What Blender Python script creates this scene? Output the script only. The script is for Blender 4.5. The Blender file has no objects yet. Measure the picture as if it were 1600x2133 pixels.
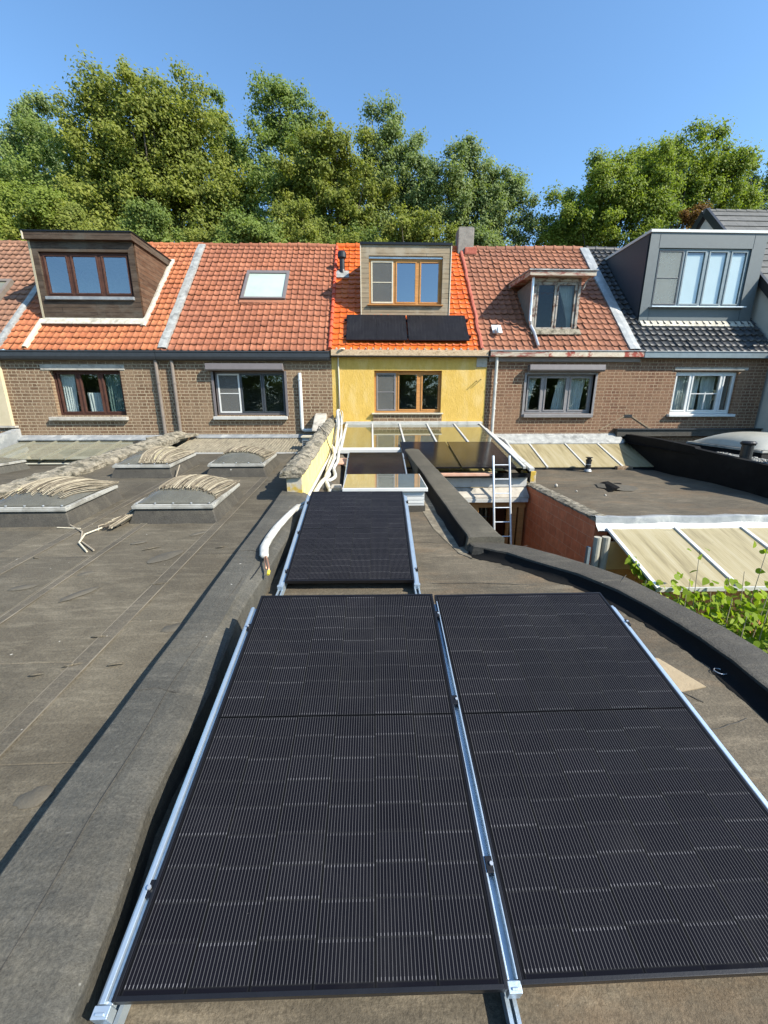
import bpy, bmesh, math, random
import numpy as np
from mathutils import Vector, Matrix
R = math.radians
sc = bpy.context.scene
COL = sc.collection
rng = random.Random(7)

# ------------------------------------------------------------------ camera, sky, sun, exposure
cam_d = bpy.data.cameras.new('camera'); cam = bpy.data.objects.new('camera', cam_d); COL.objects.link(cam)
cam.location = (0, 0, 5); cam.rotation_euler = (R(75.0), 0, R(-1.8))
cam_d.sensor_fit = 'VERTICAL'; cam_d.sensor_height = 24; cam_d.lens = 24*830/2133
cam_d.clip_start = 0.05; cam_d.clip_end = 2000
sc.camera = cam
SUN_EL, SUN_AZ = 39.4, 119.5            # degrees; azimuth from +Y towards +X
world = bpy.data.worlds.new('World'); sc.world = world; world.use_nodes = True
wn = world.node_tree; sky = wn.nodes.new('ShaderNodeTexSky'); sky.sky_type = 'NISHITA'; sky.sun_disc = False
sky.sun_elevation = R(SUN_EL); sky.sun_rotation = R(SUN_AZ)
sky.air_density = 1.0; sky.dust_density = 0.5; sky.ozone_density = 6.5; sky.altitude = 50
_t = wn.nodes.new('ShaderNodeMix'); _t.data_type = 'RGBA'; _t.blend_type = 'MULTIPLY'; _t.inputs[0].default_value = 1; _t.inputs[7].default_value = (1.0, 1.075, 1.0, 1)
wn.links.new(sky.outputs[0], _t.inputs[6]); wn.links.new(_t.outputs[2], wn.nodes['Background'].inputs[0]); wn.nodes['Background'].inputs[1].default_value = 0.15
sun_d = bpy.data.lights.new('sun', 'SUN'); sun_d.energy = 4.7; sun_d.angle = R(0.53); sun_d.color = (1, .94, .83)
sun = bpy.data.objects.new('sun', sun_d); COL.objects.link(sun)
ce = math.cos(R(SUN_EL)); sdir = Vector((ce*math.sin(R(SUN_AZ)), ce*math.cos(R(SUN_AZ)), math.sin(R(SUN_EL))))
sun.rotation_euler = sdir.to_track_quat('Z', 'Y').to_euler(); sun.location = sdir*60
sc.view_settings.view_transform = 'Standard'; sc.view_settings.look = 'None'
sc.view_settings.exposure = 0.92; sc.view_settings.gamma = 1
sc.cycles.max_bounces = 8; sc.cycles.transparent_max_bounces = 12; sc.cycles.caustics_reflective = False

# ------------------------------------------------------------------ material helpers
def new_mat(name):
    m = bpy.data.materials.new(name); m.use_nodes = True
    nt = m.node_tree; b = nt.nodes['Principled BSDF']
    return m, nt, b
def setv(n, k, v): n.inputs[k].default_value = v
def c4(c): return (c[0], c[1], c[2], 1)
def coord(nt, kind='Object'):
    return nt.nodes.new('ShaderNodeTexCoord').outputs[kind]
def noise(nt, vec, scale, detail=5, rough=.6, dist=0):
    n = nt.nodes.new('ShaderNodeTexNoise'); setv(n, 'Scale', scale); setv(n, 'Detail', detail); setv(n, 'Roughness', rough); setv(n, 'Distortion', dist)
    nt.links.new(vec, n.inputs['Vector']); return n.outputs['Fac']
def ramp(nt, fac, stops):
    n = nt.nodes.new('ShaderNodeValToRGB'); e = n.color_ramp.elements
    while len(e) < len(stops): e.new(.5)
    for k, (p, c) in enumerate(stops):
        e[k].position = p; e[k].color = c4(c) if not isinstance(c, (int, float)) else (c, c, c, 1)
    nt.links.new(fac, n.inputs[0]); return n.outputs[0]
def mixc(nt, fac, a, b, mode='MIX'):
    n = nt.nodes.new('ShaderNodeMix'); n.data_type = 'RGBA'; n.blend_type = mode
    for k, v in ((0, fac), (6, a), (7, b)):
        if isinstance(v, bpy.types.NodeSocket): nt.links.new(v, n.inputs[k])
        elif k == 0: n.inputs[0].default_value = v
        else: n.inputs[k].default_value = c4(v)
    return n.outputs[2]
def math_(nt, op, a, b=None, c=None):
    n = nt.nodes.new('ShaderNodeMath'); n.operation = op
    for k, v in enumerate((a, b, c)):
        if v is None: continue
        if isinstance(v, bpy.types.NodeSocket): nt.links.new(v, n.inputs[k])
        else: n.inputs[k].default_value = v
    return n.outputs[0]
def mapping(nt, vec, scale=(1, 1, 1), rot=(0, 0, 0)):
    n = nt.nodes.new('ShaderNodeMapping'); n.inputs['Scale'].default_value = scale; n.inputs['Rotation'].default_value = rot
    nt.links.new(vec, n.inputs[0]); return n.outputs[0]
def bump(nt, b, h, strength=.3, dist=.02):
    n = nt.nodes.new('ShaderNodeBump'); setv(n, 'Strength', strength); setv(n, 'Distance', dist)
    nt.links.new(h, n.inputs['Height']); nt.links.new(n.outputs[0], b.inputs['Normal']); return n
def island(nt): return nt.nodes.new('ShaderNodeNewGeometry').outputs['Random Per Island']

def weather(name, c1, c2, scale=3, rough=.8, bmp=.25, bscale=60, metal=0, c3=None, s3=.7, lo=.35, hi=.65, spec=.4, t3=(.52, .66), stretch=(1, 1, 1), bdist=.01):
    m, nt, b = new_mat(name); o = mapping(nt, coord(nt), stretch)
    f = ramp(nt, noise(nt, o, scale, 6, .65), [(lo, 0.), (hi, 1.)])
    col = mixc(nt, f, c1, c2)
    if c3 is not None:
        g = ramp(nt, noise(nt, o, s3, 5, .7, .4), [(t3[0], 0.), (t3[1], 1.)]); col = mixc(nt, g, col, c3)
    nt.links.new(col, b.inputs['Base Color']); setv(b, 'Roughness', rough); setv(b, 'Metallic', metal); setv(b, 'Specular IOR Level', spec)
    if bmp: bump(nt, b, noise(nt, o, bscale, 4, .7), bmp, bdist)
    return m
def brick_mat(name, b1, b2, mortar, stain, k=1.0):
    m, nt, b = new_mat(name); uv = coord(nt, 'UV'); o = coord(nt)
    jit = nt.nodes.new('ShaderNodeTexNoise'); setv(jit, 'Scale', 9); nt.links.new(uv, jit.inputs['Vector'])
    add = nt.nodes.new('ShaderNodeVectorMath'); add.operation = 'MULTIPLY_ADD'
    nt.links.new(jit.outputs['Color'], add.inputs[0]); add.inputs[1].default_value = (.018, .014, 0); nt.links.new(uv, add.inputs[2])
    t = nt.nodes.new('ShaderNodeTexBrick'); t.offset = .25; t.offset_frequency = 2; t.squash = .5; t.squash_frequency = 2
    setv(t, 'Scale', 1); setv(t, 'Mortar Size', .0105*k); setv(t, 'Mortar Smooth', .25); setv(t, 'Brick Width', .245); setv(t, 'Row Height', .086); setv(t, 'Bias', -.1)
    t.inputs['Color1'].default_value = c4(b1); t.inputs['Color2'].default_value = c4(b2); t.inputs['Mortar'].default_value = c4(mortar)
    nt.links.new(add.outputs[0], t.inputs['Vector'])
    col = mixc(nt, ramp(nt, noise(nt, o, 1.1, 6, .7), [(.38, 0.), (.66, .75)]), t.outputs['Color'], stain)
    col = mixc(nt, .55, col, ramp(nt, noise(nt, o, 26, 4, .75), [(.28, .3), (.72, 1.4)]), 'MULTIPLY')
    nt.links.new(col, b.inputs['Base Color']); setv(b, 'Roughness', .92); setv(b, 'Specular IOR Level', .2)
    inv = math_(nt, 'SUBTRACT', 1.0, t.outputs['Fac'])
    bump(nt, b, math_(nt, 'ADD', inv, math_(nt, 'MULTIPLY', noise(nt, o, 90, 3), .5)), .6, .012)
    return m
def tile_mat(name, ca, cb, cdark, rough=.75, lich=(.45, .38, .3), lamt=.5, spec=.35):
    m, nt, b = new_mat(name); uv = coord(nt, 'UV'); o = coord(nt)
    fl = nt.nodes.new('ShaderNodeVectorMath'); fl.operation = 'FLOOR'; nt.links.new(uv, fl.inputs[0])
    w = nt.nodes.new('ShaderNodeTexWhiteNoise'); w.noise_dimensions = '2D'; nt.links.new(fl.outputs[0], w.inputs['Vector'])
    col = mixc(nt, w.outputs['Value'], ca, cb)
    col = mixc(nt, ramp(nt, noise(nt, o, .9, 6, .7), [(.4, 0.), (.75, .8)]), col, cdark)
    col = mixc(nt, .5, col, ramp(nt, noise(nt, o, 14, 5, .75), [(.25, .45), (.75, 1.3)]), 'MULTIPLY')
    if lamt: col = mixc(nt, ramp(nt, noise(nt, o, 22, 3, .6), [(.69, 0.), (.76, lamt)]), col, lich)
    nt.links.new(col, b.inputs['Base Color']); setv(b, 'Roughness', rough); setv(b, 'Specular IOR Level', spec)
    bump(nt, b, noise(nt, o, 70, 4, .7), .2, .008)
    return m
def wood_mat(name, c1, c2, c3, row=.14, axis='u', rough=.75, plank=2.6, gap=.006, grey=None):
    m, nt, b = new_mat(name); uv = coord(nt, 'UV'); o = coord(nt)
    v = uv if axis == 'u' else mapping(nt, uv, rot=(0, 0, R(90)))
    t = nt.nodes.new('ShaderNodeTexBrick'); t.offset = .37; setv(t, 'Scale', 1); setv(t, 'Mortar Size', gap); setv(t, 'Mortar Smooth', .1)
    setv(t, 'Brick Width', plank); setv(t, 'Row Height', row); setv(t, 'Bias', 0.)
    t.inputs['Color1'].default_value = c4(c1); t.inputs['Color2'].default_value = c4(c2); t.inputs['Mortar'].default_value = (.012, .01, .008, 1)
    nt.links.new(v, t.inputs['Vector'])
    st = mapping(nt, v, (2.0, 40, 1)); col = mixc(nt, .7, t.outputs['Color'], ramp(nt, noise(nt, st, 1.3, 6, .7, .3), [(.3, .5), (.7, 1.35)]), 'MULTIPLY')
    st2 = mapping(nt, v, (1.2, 5, 1)); col = mixc(nt, ramp(nt, noise(nt, st2, 1.6, 4, .7), [(.45, 0.), (.7, .7)]), col, c3)
    if grey: col = mixc(nt, ramp(nt, noise(nt, o, 1.1, 5, .7), [(.5, 0.), (.62, .7)]), col, grey)
    nt.links.new(col, b.inputs['Base Color']); setv(b, 'Roughness', rough); setv(b, 'Specular IOR Level', .25)
    bump(nt, b, math_(nt, 'ADD', math_(nt, 'SUBTRACT', 1.0, t.outputs['Fac']), math_(nt, 'MULTIPLY', noise(nt, st, 1.3, 4), .4)), .35, .008)
    return m
def plain(name, c, rough=.5, metal=0, var=.12, spec=.5, scale=8, bmp=.05):
    d = tuple(max(0, x*(1-var)) for x in c); e = tuple(x*(1+var) for x in c)
    return weather(name, d, e, scale, rough, bmp, 80, metal, spec=spec)
def leaf_mat(name, a, b_, c_, trans=.42):
    m, nt, b = new_mat(name); nt.nodes.remove(b); o = coord(nt)
    col = ramp(nt, island(nt), [(0., tuple(x*.5+y*.5 for x, y in zip(a, b_))), (.6, b_), (1., tuple(x*.45+y*.55 for x, y in zip(c_, b_)))])
    col = mixc(nt, .6, col, ramp(nt, noise(nt, o, .55, 4, .6), [(.35, (.8, .86, .75)), (.68, (1.5, 1.4, .95))]), 'MULTIPLY')
    d = nt.nodes.new('ShaderNodeBsdfPrincipled'); nt.links.new(col, d.inputs['Base Color']); setv(d, 'Roughness', .6); setv(d, 'Specular IOR Level', .18)
    t = nt.nodes.new('ShaderNodeBsdfTranslucent'); nt.links.new(mixc(nt, 1., col, (1.15, 1.25, .5), 'MULTIPLY'), t.inputs[0])
    x = nt.nodes.new('ShaderNodeMixShader'); x.inputs[0].default_value = trans
    nt.links.new(d.outputs[0], x.inputs[1]); nt.links.new(t.outputs[0], x.inputs[2]); nt.links.new(x.outputs[0], nt.nodes['Material Output'].inputs[0])
    return m
def glass_mat(name, tint=(.8, .86, .84), k=1.6, ior=1.55, rough=.0, base=.03, milk=0, milkc=(.3, .3, .28)):
    m, nt, b = new_mat(name); nt.nodes.remove(b)
    tr = nt.nodes.new('ShaderNodeBsdfTransparent'); tr.inputs[0].default_value = c4(tint)
    g = nt.nodes.new('ShaderNodeBsdfGlossy'); g.inputs['Roughness'].default_value = rough; g.inputs[0].default_value = (.95, .97, 1, 1)
    fr = nt.nodes.new('ShaderNodeFresnel'); fr.inputs[0].default_value = ior
    f = math_(nt, 'MINIMUM', math_(nt, 'MULTIPLY_ADD', fr.outputs[0], k, base), 1.0)
    f = math_(nt, 'MULTIPLY', f, math_(nt, 'SUBTRACT', 1.0, nt.nodes.new('ShaderNodeNewGeometry').outputs['Backfacing']))
    x = nt.nodes.new('ShaderNodeMixShader'); nt.links.new(f, x.inputs[0]); nt.links.new(tr.outputs[0], x.inputs[1]); nt.links.new(g.outputs[0], x.inputs[2])
    if milk:
        d = nt.nodes.new('ShaderNodeBsdfDiffuse'); o = coord(nt)
        nt.links.new(mixc(nt, ramp(nt, noise(nt, o, 4, 6, .7), [(.35, 0.), (.7, 1.)]), milkc, tuple(c*.72 for c in milkc)), d.inputs[0])
        y = nt.nodes.new('ShaderNodeMixShader'); y.inputs[0].default_value = milk; nt.links.new(tr.outputs[0], y.inputs[1]); nt.links.new(d.outputs[0], y.inputs[2]); nt.links.new(y.outputs[0], x.inputs[1])
    nt.links.new(x.outputs[0], nt.nodes['Material Output'].inputs[0])
    n = nt.nodes.new('ShaderNodeBump'); setv(n, 'Strength', .05); setv(n, 'Distance', .01); nt.links.new(noise(nt, coord(nt), 1.7, 2), n.inputs['Height'])
    nt.links.new(n.outputs[0], g.inputs['Normal'])
    return m
def bitumen(name, a, b_, dust, seams=True, rough=.82, worn=None):
    m, nt, b = new_mat(name); o = coord(nt); uv = coord(nt, 'UV')
    f = ramp(nt, noise(nt, o, 1.3, 8, .72, .3), [(.36, 0.), (.64, 1.)]); col = mixc(nt, f, a, b_)
    st = mapping(nt, o, (1.6, 9, 3)); col = mixc(nt, ramp(nt, noise(nt, st, 1.5, 7, .75), [(.5, 0.), (.72, .55)]), col, dust)
    col = mixc(nt, ramp(nt, noise(nt, o, 5.5, 6, .8, 1.0), [(.6, 0.), (.74, .5)]), col, dust)
    if worn: col = mixc(nt, ramp(nt, noise(nt, mapping(nt, o, (.5, 1.1, 1)), 1.4, 6, .75, .8), [(.5, 0.), (.68, .65)]), col, worn)
    col = mixc(nt, ramp(nt, noise(nt, o, 17, 2, .5), [(.765, 0.), (.79, .75)]), col, (.5, .48, .42))
    col = mixc(nt, ramp(nt, noise(nt, o, .55, 5, .7, .6), [(.45, 0.), (.62, .45)]), col, tuple(x*.62 for x in a))
    col = mixc(nt, .75, col, ramp(nt, noise(nt, o, 85, 4, .85), [(.3, .42), (.7, 1.55)]), 'MULTIPLY')
    h = noise(nt, o, 55, 5, .75)
    if seams:
        t = nt.nodes.new('ShaderNodeTexBrick'); t.offset = .38; setv(t, 'Scale', 1); setv(t, 'Mortar Size', .006); setv(t, 'Mortar Smooth', .6)
        setv(t, 'Brick Width', 1.15); setv(t, 'Row Height', .955); setv(t, 'Bias', -.2)
        t.inputs['Color1'].default_value = (.8, .8, .8, 1); t.inputs['Color2'].default_value = (1.16, 1.14, 1.1, 1); t.inputs['Mortar'].default_value = (1.5, 1.45, 1.35, 1)
        nt.links.new(mapping(nt, uv, (1, 1, 1), (0, 0, R(90))), t.inputs['Vector']); col = mixc(nt, .9, col, t.outputs['Color'], 'MULTIPLY')
        h = math_(nt, 'ADD', h, math_(nt, 'MULTIPLY', t.outputs['Fac'], -1.2))
    nt.links.new(col, b.inputs['Base Color']); setv(b, 'Roughness', rough); setv(b, 'Specular IOR Level', .3)
    bump(nt, b, math_(nt, 'ADD', h, math_(nt, 'MULTIPLY', noise(nt, o, 4, 4, .6), 1.6)), .55, .012)
    return m
def solar_mat(name, W, L, lb=.08, dust=.022, spec=.05):
    m, nt, b = new_mat(name); uv = coord(nt, 'UV'); s = nt.nodes.new('ShaderNodeSeparateXYZ'); nt.links.new(uv, s.inputs[0])
    mx = .02; cw = (W-2*mx)/6; my = .022; rh = (L-2*my-.014)/18
    u = math_(nt, 'DIVIDE', math_(nt, 'SUBTRACT', s.outputs[0], mx), cw)
    vv = math_(nt, 'SUBTRACT', s.outputs[1], my)
    half = math_(nt, 'GREATER_THAN', vv, L/2-my); vv = math_(nt, 'SUBTRACT', vv, math_(nt, 'MULTIPLY', half, .014))
    v = math_(nt, 'DIVIDE', vv, rh)
    fu = math_(nt, 'FRACT', u); fv = math_(nt, 'FRACT', v)
    du = math_(nt, 'ABSOLUTE', math_(nt, 'SUBTRACT', fu, .5)); dv = math_(nt, 'ABSOLUTE', math_(nt, 'SUBTRACT', fv, .5))
    gap = math_(nt, 'MAXIMUM', math_(nt, 'GREATER_THAN', du, .5-.006/cw), math_(nt, 'GREATER_THAN', dv, .5-.0022/rh))
    inside = math_(nt, 'MULTIPLY', math_(nt, 'LESS_THAN', math_(nt, 'ABSOLUTE', math_(nt, 'SUBTRACT', u, 3)), 3.0), math_(nt, 'LESS_THAN', math_(nt, 'ABSOLUTE', math_(nt, 'SUBTRACT', v, 9)), 9.0))
    bb = math_(nt, 'ABSOLUTE', math_(nt, 'SUBTRACT', math_(nt, 'FRACT', math_(nt, 'MULTIPLY', u, 16.0)), .5))
    line = math_(nt, 'MULTIPLY', math_(nt, 'LESS_THAN', bb, .075), math_(nt, 'MULTIPLY', inside, math_(nt, 'LESS_THAN', du, .485)))
    fl = nt.nodes.new('ShaderNodeCombineXYZ'); nt.links.new(math_(nt, 'FLOOR', u), fl.inputs[0]); nt.links.new(math_(nt, 'FLOOR', v), fl.inputs[1])
    w = nt.nodes.new('ShaderNodeTexWhiteNoise'); w.noise_dimensions = '2D'; nt.links.new(fl.outputs[0], w.inputs['Vector'])
    endp = math_(nt, 'MULTIPLY', math_(nt, 'GREATER_THAN', dv, .4), math_(nt, 'LESS_THAN', dv, .475))
    fat = math_(nt, 'MULTIPLY', math_(nt, 'MULTIPLY', math_(nt, 'LESS_THAN', bb, .095), endp), math_(nt, 'MULTIPLY', inside, math_(nt, 'LESS_THAN', du, .485)))
    par = math_(nt, 'GREATER_THAN', math_(nt, 'FRACT', math_(nt, 'MULTIPLY', math_(nt, 'FLOOR', u), .5)), .25)
    up_ = math_(nt, 'GREATER_THAN', fv, .5); fat = math_(nt, 'MULTIPLY', fat, math_(nt, 'COMPARE', up_, par, .1))
    cell = mixc(nt, w.outputs['Value'], (.0052, .0051, .0072), (.0064, .0063, .0088))
    cell = mixc(nt, math_(nt, 'MULTIPLY', gap, .8), cell, (.011, .011, .012))
    col = mixc(nt, math_(nt, 'MULTIPLY', line, math_(nt, 'MULTIPLY_ADD', w.outputs['Value'], .12, .88)), cell, (lb, lb*.97, lb*.98))
    col = mixc(nt, math_(nt, 'MULTIPLY', fat, math_(nt, 'MULTIPLY_ADD', w.outputs['Value'], .45, .06)), col, (.3, .29, .29))
    o = coord(nt)
    col = mixc(nt, math_(nt, 'LESS_THAN', math_(nt, 'ABSOLUTE', math_(nt, 'SUBTRACT', s.outputs[1], L/2)), .004), col, (.003, .003, .0032))
    col = mixc(nt, math_(nt, 'GREATER_THAN', du, .485), col, (.0045, .0045, .005))
    col = mixc(nt, ramp(nt, noise(nt, o, 2.2, 6, .75, .5), [(.5, 0.), (.85, dust)]), col, (.4, .37, .32))
    col = mixc(nt, ramp(nt, noise(nt, o, 150, 2, .5), [(.79, 0.), (.82, .35)]), col, (.4, .38, .34))
    nt.links.new(col, b.inputs['Base Color']); setv(b, 'Roughness', .13); setv(b, 'Specular IOR Level', spec); setv(b, 'IOR', 1.5)
    nt.links.new(ramp(nt, noise(nt, o, 3, 5, .7), [(.3, .1), (.8, .22)]), b.inputs['Roughness'])
    return m

MAT = {}
def mats():
    A = MAT
    A['brick'] = brick_mat('brown brick', (.12, .066, .038), (.215, .13, .078), (.47, .38, .25), (.3, .21, .13))
    A['brick red'] = brick_mat('red brown brick', (.125, .06, .037), (.2, .1, .06), (.42, .32, .21), (.28, .175, .105), .85)
    A['stucco'] = weather('yellow stucco', (.56, .36, .075), (.64, .42, .1), 5, .9, .5, 16, c3=(.66, .47, .17), s3=1.5, t3=(.48, .7), bdist=.025, stretch=(1.8, 1, .75))
    A['beige'] = weather('beige render', (.5, .42, .27), (.56, .47, .31), 3, .9, .3, 60)
    A['house six'] = weather('pale grey render', (.5, .47, .4), (.55, .51, .44), 3, .9, .3, 60)
    A['tile orange'] = tile_mat('orange clay tile', (.4, .125, .05), (.5, .175, .07), (.3, .105, .055), lamt=.45)
    A['tile red'] = tile_mat('weathered red tile', (.31, .108, .052), (.4, .15, .078), (.23, .085, .05), lamt=.55)
    A['tile bright'] = tile_mat('glazed orange tile', (.62, .115, .014), (.68, .15, .02), (.58, .095, .014), .38, lamt=0, spec=.5)
    A['tile old'] = tile_mat('old brownish red tile', (.27, .108, .058), (.36, .148, .08), (.19, .08, .052), lamt=.55, lich=(.36, .27, .2))
    A['tile brown'] = tile_mat('old brown tile', (.24, .12, .07), (.32, .165, .1), (.17, .09, .06), lamt=.6)
    A['tile black'] = tile_mat('black glazed tile', (.042, .042, .043), (.07, .07, .07), (.036, .036, .036), .48, lich=(.3, .29, .26), lamt=.55, spec=.4)
    A['slate'] = weather('grey flat tile', (.085, .085, .08), (.125, .122, .115), 3, .8, .2)
    A['red ridge'] = plain('red painted tile', (.5, .085, .035), .5)
    A['mortar red'] = weather('red mortar', (.3, .07, .045), (.42, .13, .085), 9, .9, .5)
    A['zinc'] = weather('weathered zinc', (.24, .255, .26), (.36, .37, .365), 5, .55, .25, 25, .3, c3=(.5, .5, .47), s3=2.5)
    A['lead'] = weather('crumpled lead strip', (.24, .24, .225), (.4, .4, .37), 7, .65, .8, 18, .1, c3=(.18, .18, .17), s3=4)
    A['cream lead'] = weather('cream flashing', (.36, .33, .26), (.54, .51, .43), 8, .75, .9, 22, c3=(.28, .26, .21), s3=5)
    A['gutter'] = plain('anthracite gutter', (.036, .039, .042), .42, .1)
    A['gutter grey'] = plain('blue grey aluminium', (.16, .2, .215), .45, .1)
    A['panel grey'] = plain('grey cladding', (.095, .112, .114), .5, 0, .05)
    A['panel shade'] = plain('shaded grey cladding', (.045, .052, .062), .5, 0, .06)  # grey cladding darkened so the dormer cheeks carry their shade in the colour
    A['wood dark'] = wood_mat('dark weathered planks', (.05, .032, .021), (.078, .053, .035), (.125, .095, .07), .135, grey=(.1, .088, .068))
    A['wood side'] = wood_mat('brown planks', (.07, .035, .019), (.115, .06, .033), (.17, .115, .075), .125)
    A['wood pale'] = wood_mat('pale weathered cedar', (.27, .205, .13), (.33, .255, .165), (.25, .205, .14), .13, grey=(.36, .31, .23))
    A['wood frame'] = wood_mat('varnished orange wood', (.46, .22, .07), (.52, .26, .09), (.4, .18, .055), .3, gap=.001)
    A['wood brown frame'] = wood_mat('dark brown wood frame', (.06, .026, .018), (.08, .034, .023), (.1, .05, .035), .3, gap=.001)
    A['osb'] = weather('chipboard', (.42, .29, .17), (.62, .47, .3), 22, .85, .4, 40, c3=(.3, .2, .11), s3=9, stretch=(1, 1, 2.2))
    A['old paint'] = weather('peeling cream paint', (.62, .54, .42), (.5, .4, .29), 6, .85, .6, 30, c3=(.3, .06, .04), s3=2.2, t3=(.5, .6))
    A['red peel'] = weather('peeling red paint', (.27, .085, .062), (.22, .08, .06), 7, .8, .5, 30, c3=(.46, .39, .3), s3=4, t3=(.44, .54), stretch=(.5, 1, 3))
    A['white peel'] = weather('peeling white paint', (.4, .365, .31), (.3, .26, .21), 6, .8, .5, 40, c3=(.13, .07, .05), s3=6, t3=(.5, .6))
    A['white'] = plain('white plastic', (.6, .6, .57), .4, 0, .04)
    A['cream'] = plain('cream painted board', (.56, .5, .37), .6, 0, .07)
    A['white dirty'] = weather('dirty white paint', (.52, .51, .47), (.43, .42, .38), 4, .7, .2, c3=(.27, .255, .22), s3=2.4, t3=(.55, .72))
    A['alu'] = plain('aluminium', (.6, .62, .63), .38, .7)
    A['rail'] = weather('bluish galvanised rail', (.46, .55, .62), (.55, .64, .7), 9, .38, .1, 60, .7)
    A['black plastic'] = plain('black plastic', (.012, .012, .013), .42)
    A['black metal'] = plain('black anodised metal', (.014, .014, .016), .36, .4)
    A['grey frame'] = plain('taupe grey frame', (.2, .185, .18), .5)
    A['dark frame'] = plain('dark window frame', (.04, .045, .05), .4)
    A['box brown'] = plain('taupe shutter box', (.15, .13, .125), .5, 0, .06)
    A['pipe brown'] = weather('brownish grey pipe', (.16, .13, .105), (.2, .165, .135), 6, .55, .15)
    A['bar olive'] = plain('olive grey glazing bar', (.2, .19, .14), .6)
    A['old mortar'] = weather('old lime mortar', (.3, .22, .14), (.2, .14, .09), 14, .95, .6)
    A['pipe grey'] = weather('grimy grey pipe', (.3, .28, .22), (.4, .38, .31), 5, .7, .2, c3=(.2, .18, .14), s3=4)
    A['rim grey'] = weather('grimy aluminium rim', (.4, .39, .35), (.3, .29, .25), 5, .6, .2, c3=(.2, .19, .16), s3=3)
    A['chimney'] = weather('sooty cement chimney', (.2, .18, .155), (.28, .255, .22), 6, .92, .6, 30, c3=(.12, .11, .095), s3=2.5)
    A['concrete'] = weather('weathered concrete', (.36, .33, .28), (.46, .42, .35), 7, .92, .6, 40, c3=(.2, .19, .16), s3=3)
    A['mossy'] = weather('mossy crumbling coping', (.2, .175, .13), (.4, .35, .26), 9, .95, 1., 45, c3=(.09, .082, .056), s3=6, t3=(.48, .62), bdist=.04)
    A['lichen'] = weather('cement with yellow lichen', (.4, .36, .28), (.47, .42, .33), 8, .92, .6, 40, c3=(.46, .31, .045), s3=4.5, t3=(.44, .56))
    A['yellow side'] = weather('faded yellow wall', (.72, .58, .2), (.76, .62, .26), 5, .92, .5, 30, c3=(.62, .54, .42), s3=2.5, t3=(.55, .68))
    A['bitumen'] = bitumen('dusty roofing felt', (.084, .071, .05), (.125, .107, .076), (.23, .2, .145))
    A['bitumen b'] = bitumen('roofing felt', (.08, .067, .047), (.122, .101, .07), (.26, .215, .15), seams=False, worn=(.17, .115, .066))
    A['felt'] = bitumen('smooth coping felt', (.062, .059, .049), (.09, .085, .07), (.165, .15, .12), seams=False, rough=.65, worn=(.115, .1, .072))
    A['lap'] = bitumen('lapped felt strip', (.076, .065, .047), (.108, .092, .067), (.2, .172, .125), seams=False)
    A['dust'] = weather('pale dust in the joint', (.21, .185, .14), (.115, .1, .075), 3, .9, .2)
    A['felt sand'] = bitumen('sandy coping felt', (.078, .07, .052), (.115, .102, .076), (.2, .178, .13), seams=False, rough=.7)
    A['felt dark'] = bitumen('dark coping felt', (.052, .047, .038), (.075, .067, .053), (.135, .12, .09), seams=False, rough=.7)
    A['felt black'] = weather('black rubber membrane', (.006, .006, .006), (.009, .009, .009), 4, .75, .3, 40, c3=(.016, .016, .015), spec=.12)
    A['patch'] = weather('felt patch', (.08, .07, .052), (.102, .089, .066), 9, .75, .5, 60)
    A['block red'] = None
    A['reed'] = reed_mat()
    A['dome'] = glass_mat('smoked acrylic', (.62, .62, .56), .7, 1.45, .15, .02, .6, (.2, .19, .15))
    A['dome white'] = weather('milky acrylic', (.36, .345, .28), (.42, .4, .33), 4, .28, .05, spec=.5)
    A['glass'] = glass_mat('window glass', (.9, .93, .92), 1.6, 1.6, 0., .03)
    A['glass blue'] = glass_mat('dormer glass', (.75, .82, .82), 2.0, 1.7, 0., .14)
    A['glass roof'] = glass_mat('roof glass', (.78, .8, .68), 1.7, 1.55, .02, .05, .35, (.33, .29, .16))
    A['glass dim'] = glass_mat('old window glass', (.75, .78, .76), 1.0, 1.45, 0., .0)
    A['glass grimy'] = glass_mat('grimy wired glass', (.6, .62, .54), .9, 1.5, .03, .04, .75, (.3, .29, .21))
    A['screen'] = screen_mat('insect mesh', (.15, .15, .14), .6)
    A['screen pale'] = screen_mat('pale insect mesh', (.3, .32, .3), .5)
    A['blind'] = weather('white roller blind', (.72, .75, .74), (.78, .8, .79), 2, .8, .1, 30)
    A['sky pane'] = weather('roof window pane', (.36, .42, .36), (.42, .48, .42), 1.2, .08, 0, spec=.6)
    A['curtain'] = weather('pale curtain', (.55, .57, .55), (.68, .7, .68), 3, .9, .3, 30)
    A['curtain teal'] = weather('teal curtain', (.1, .16, .15), (.2, .27, .24), 3, .9, .3, 30)
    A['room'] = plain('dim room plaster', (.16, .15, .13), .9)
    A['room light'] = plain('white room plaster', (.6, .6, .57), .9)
    A['room warm'] = plain('ochre room plaster', (.5, .4, .2), .9)
    A['poly'] = poly_mat()
    A['beige panel'] = plain('beige painted panel', (.5, .33, .14), .6, 0, .05)
    A['block red'] = block_mat()
    A['ground'] = weather('garden ground', (.06, .055, .035), (.1, .09, .06), 1.5, .95, .5)
    A['paving'] = weather('patio paving', (.2, .19, .17), (.27, .25, .22), 3, .9, .4)
    A['gravel'] = weather('white gravel', (.35, .34, .31), (.55, .54, .5), 40, .9, 1., 60, bdist=.04)
    A['twig'] = plain('dead twig', (.3, .25, .18), .9)
    A['bark'] = weather('bark', (.08, .065, .048), (.14, .115, .085), 9, .95, .8, 30)
    A['copper'] = plain('copper pipe', (.55, .28, .17), .4, .7)
    A['yellow cap'] = plain('yellow cap', (.75, .6, .05), .5)
    A['terracotta'] = weather('terracotta slab', (.48, .26, .17), (.58, .36, .26), 7, .9, .4)
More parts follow.
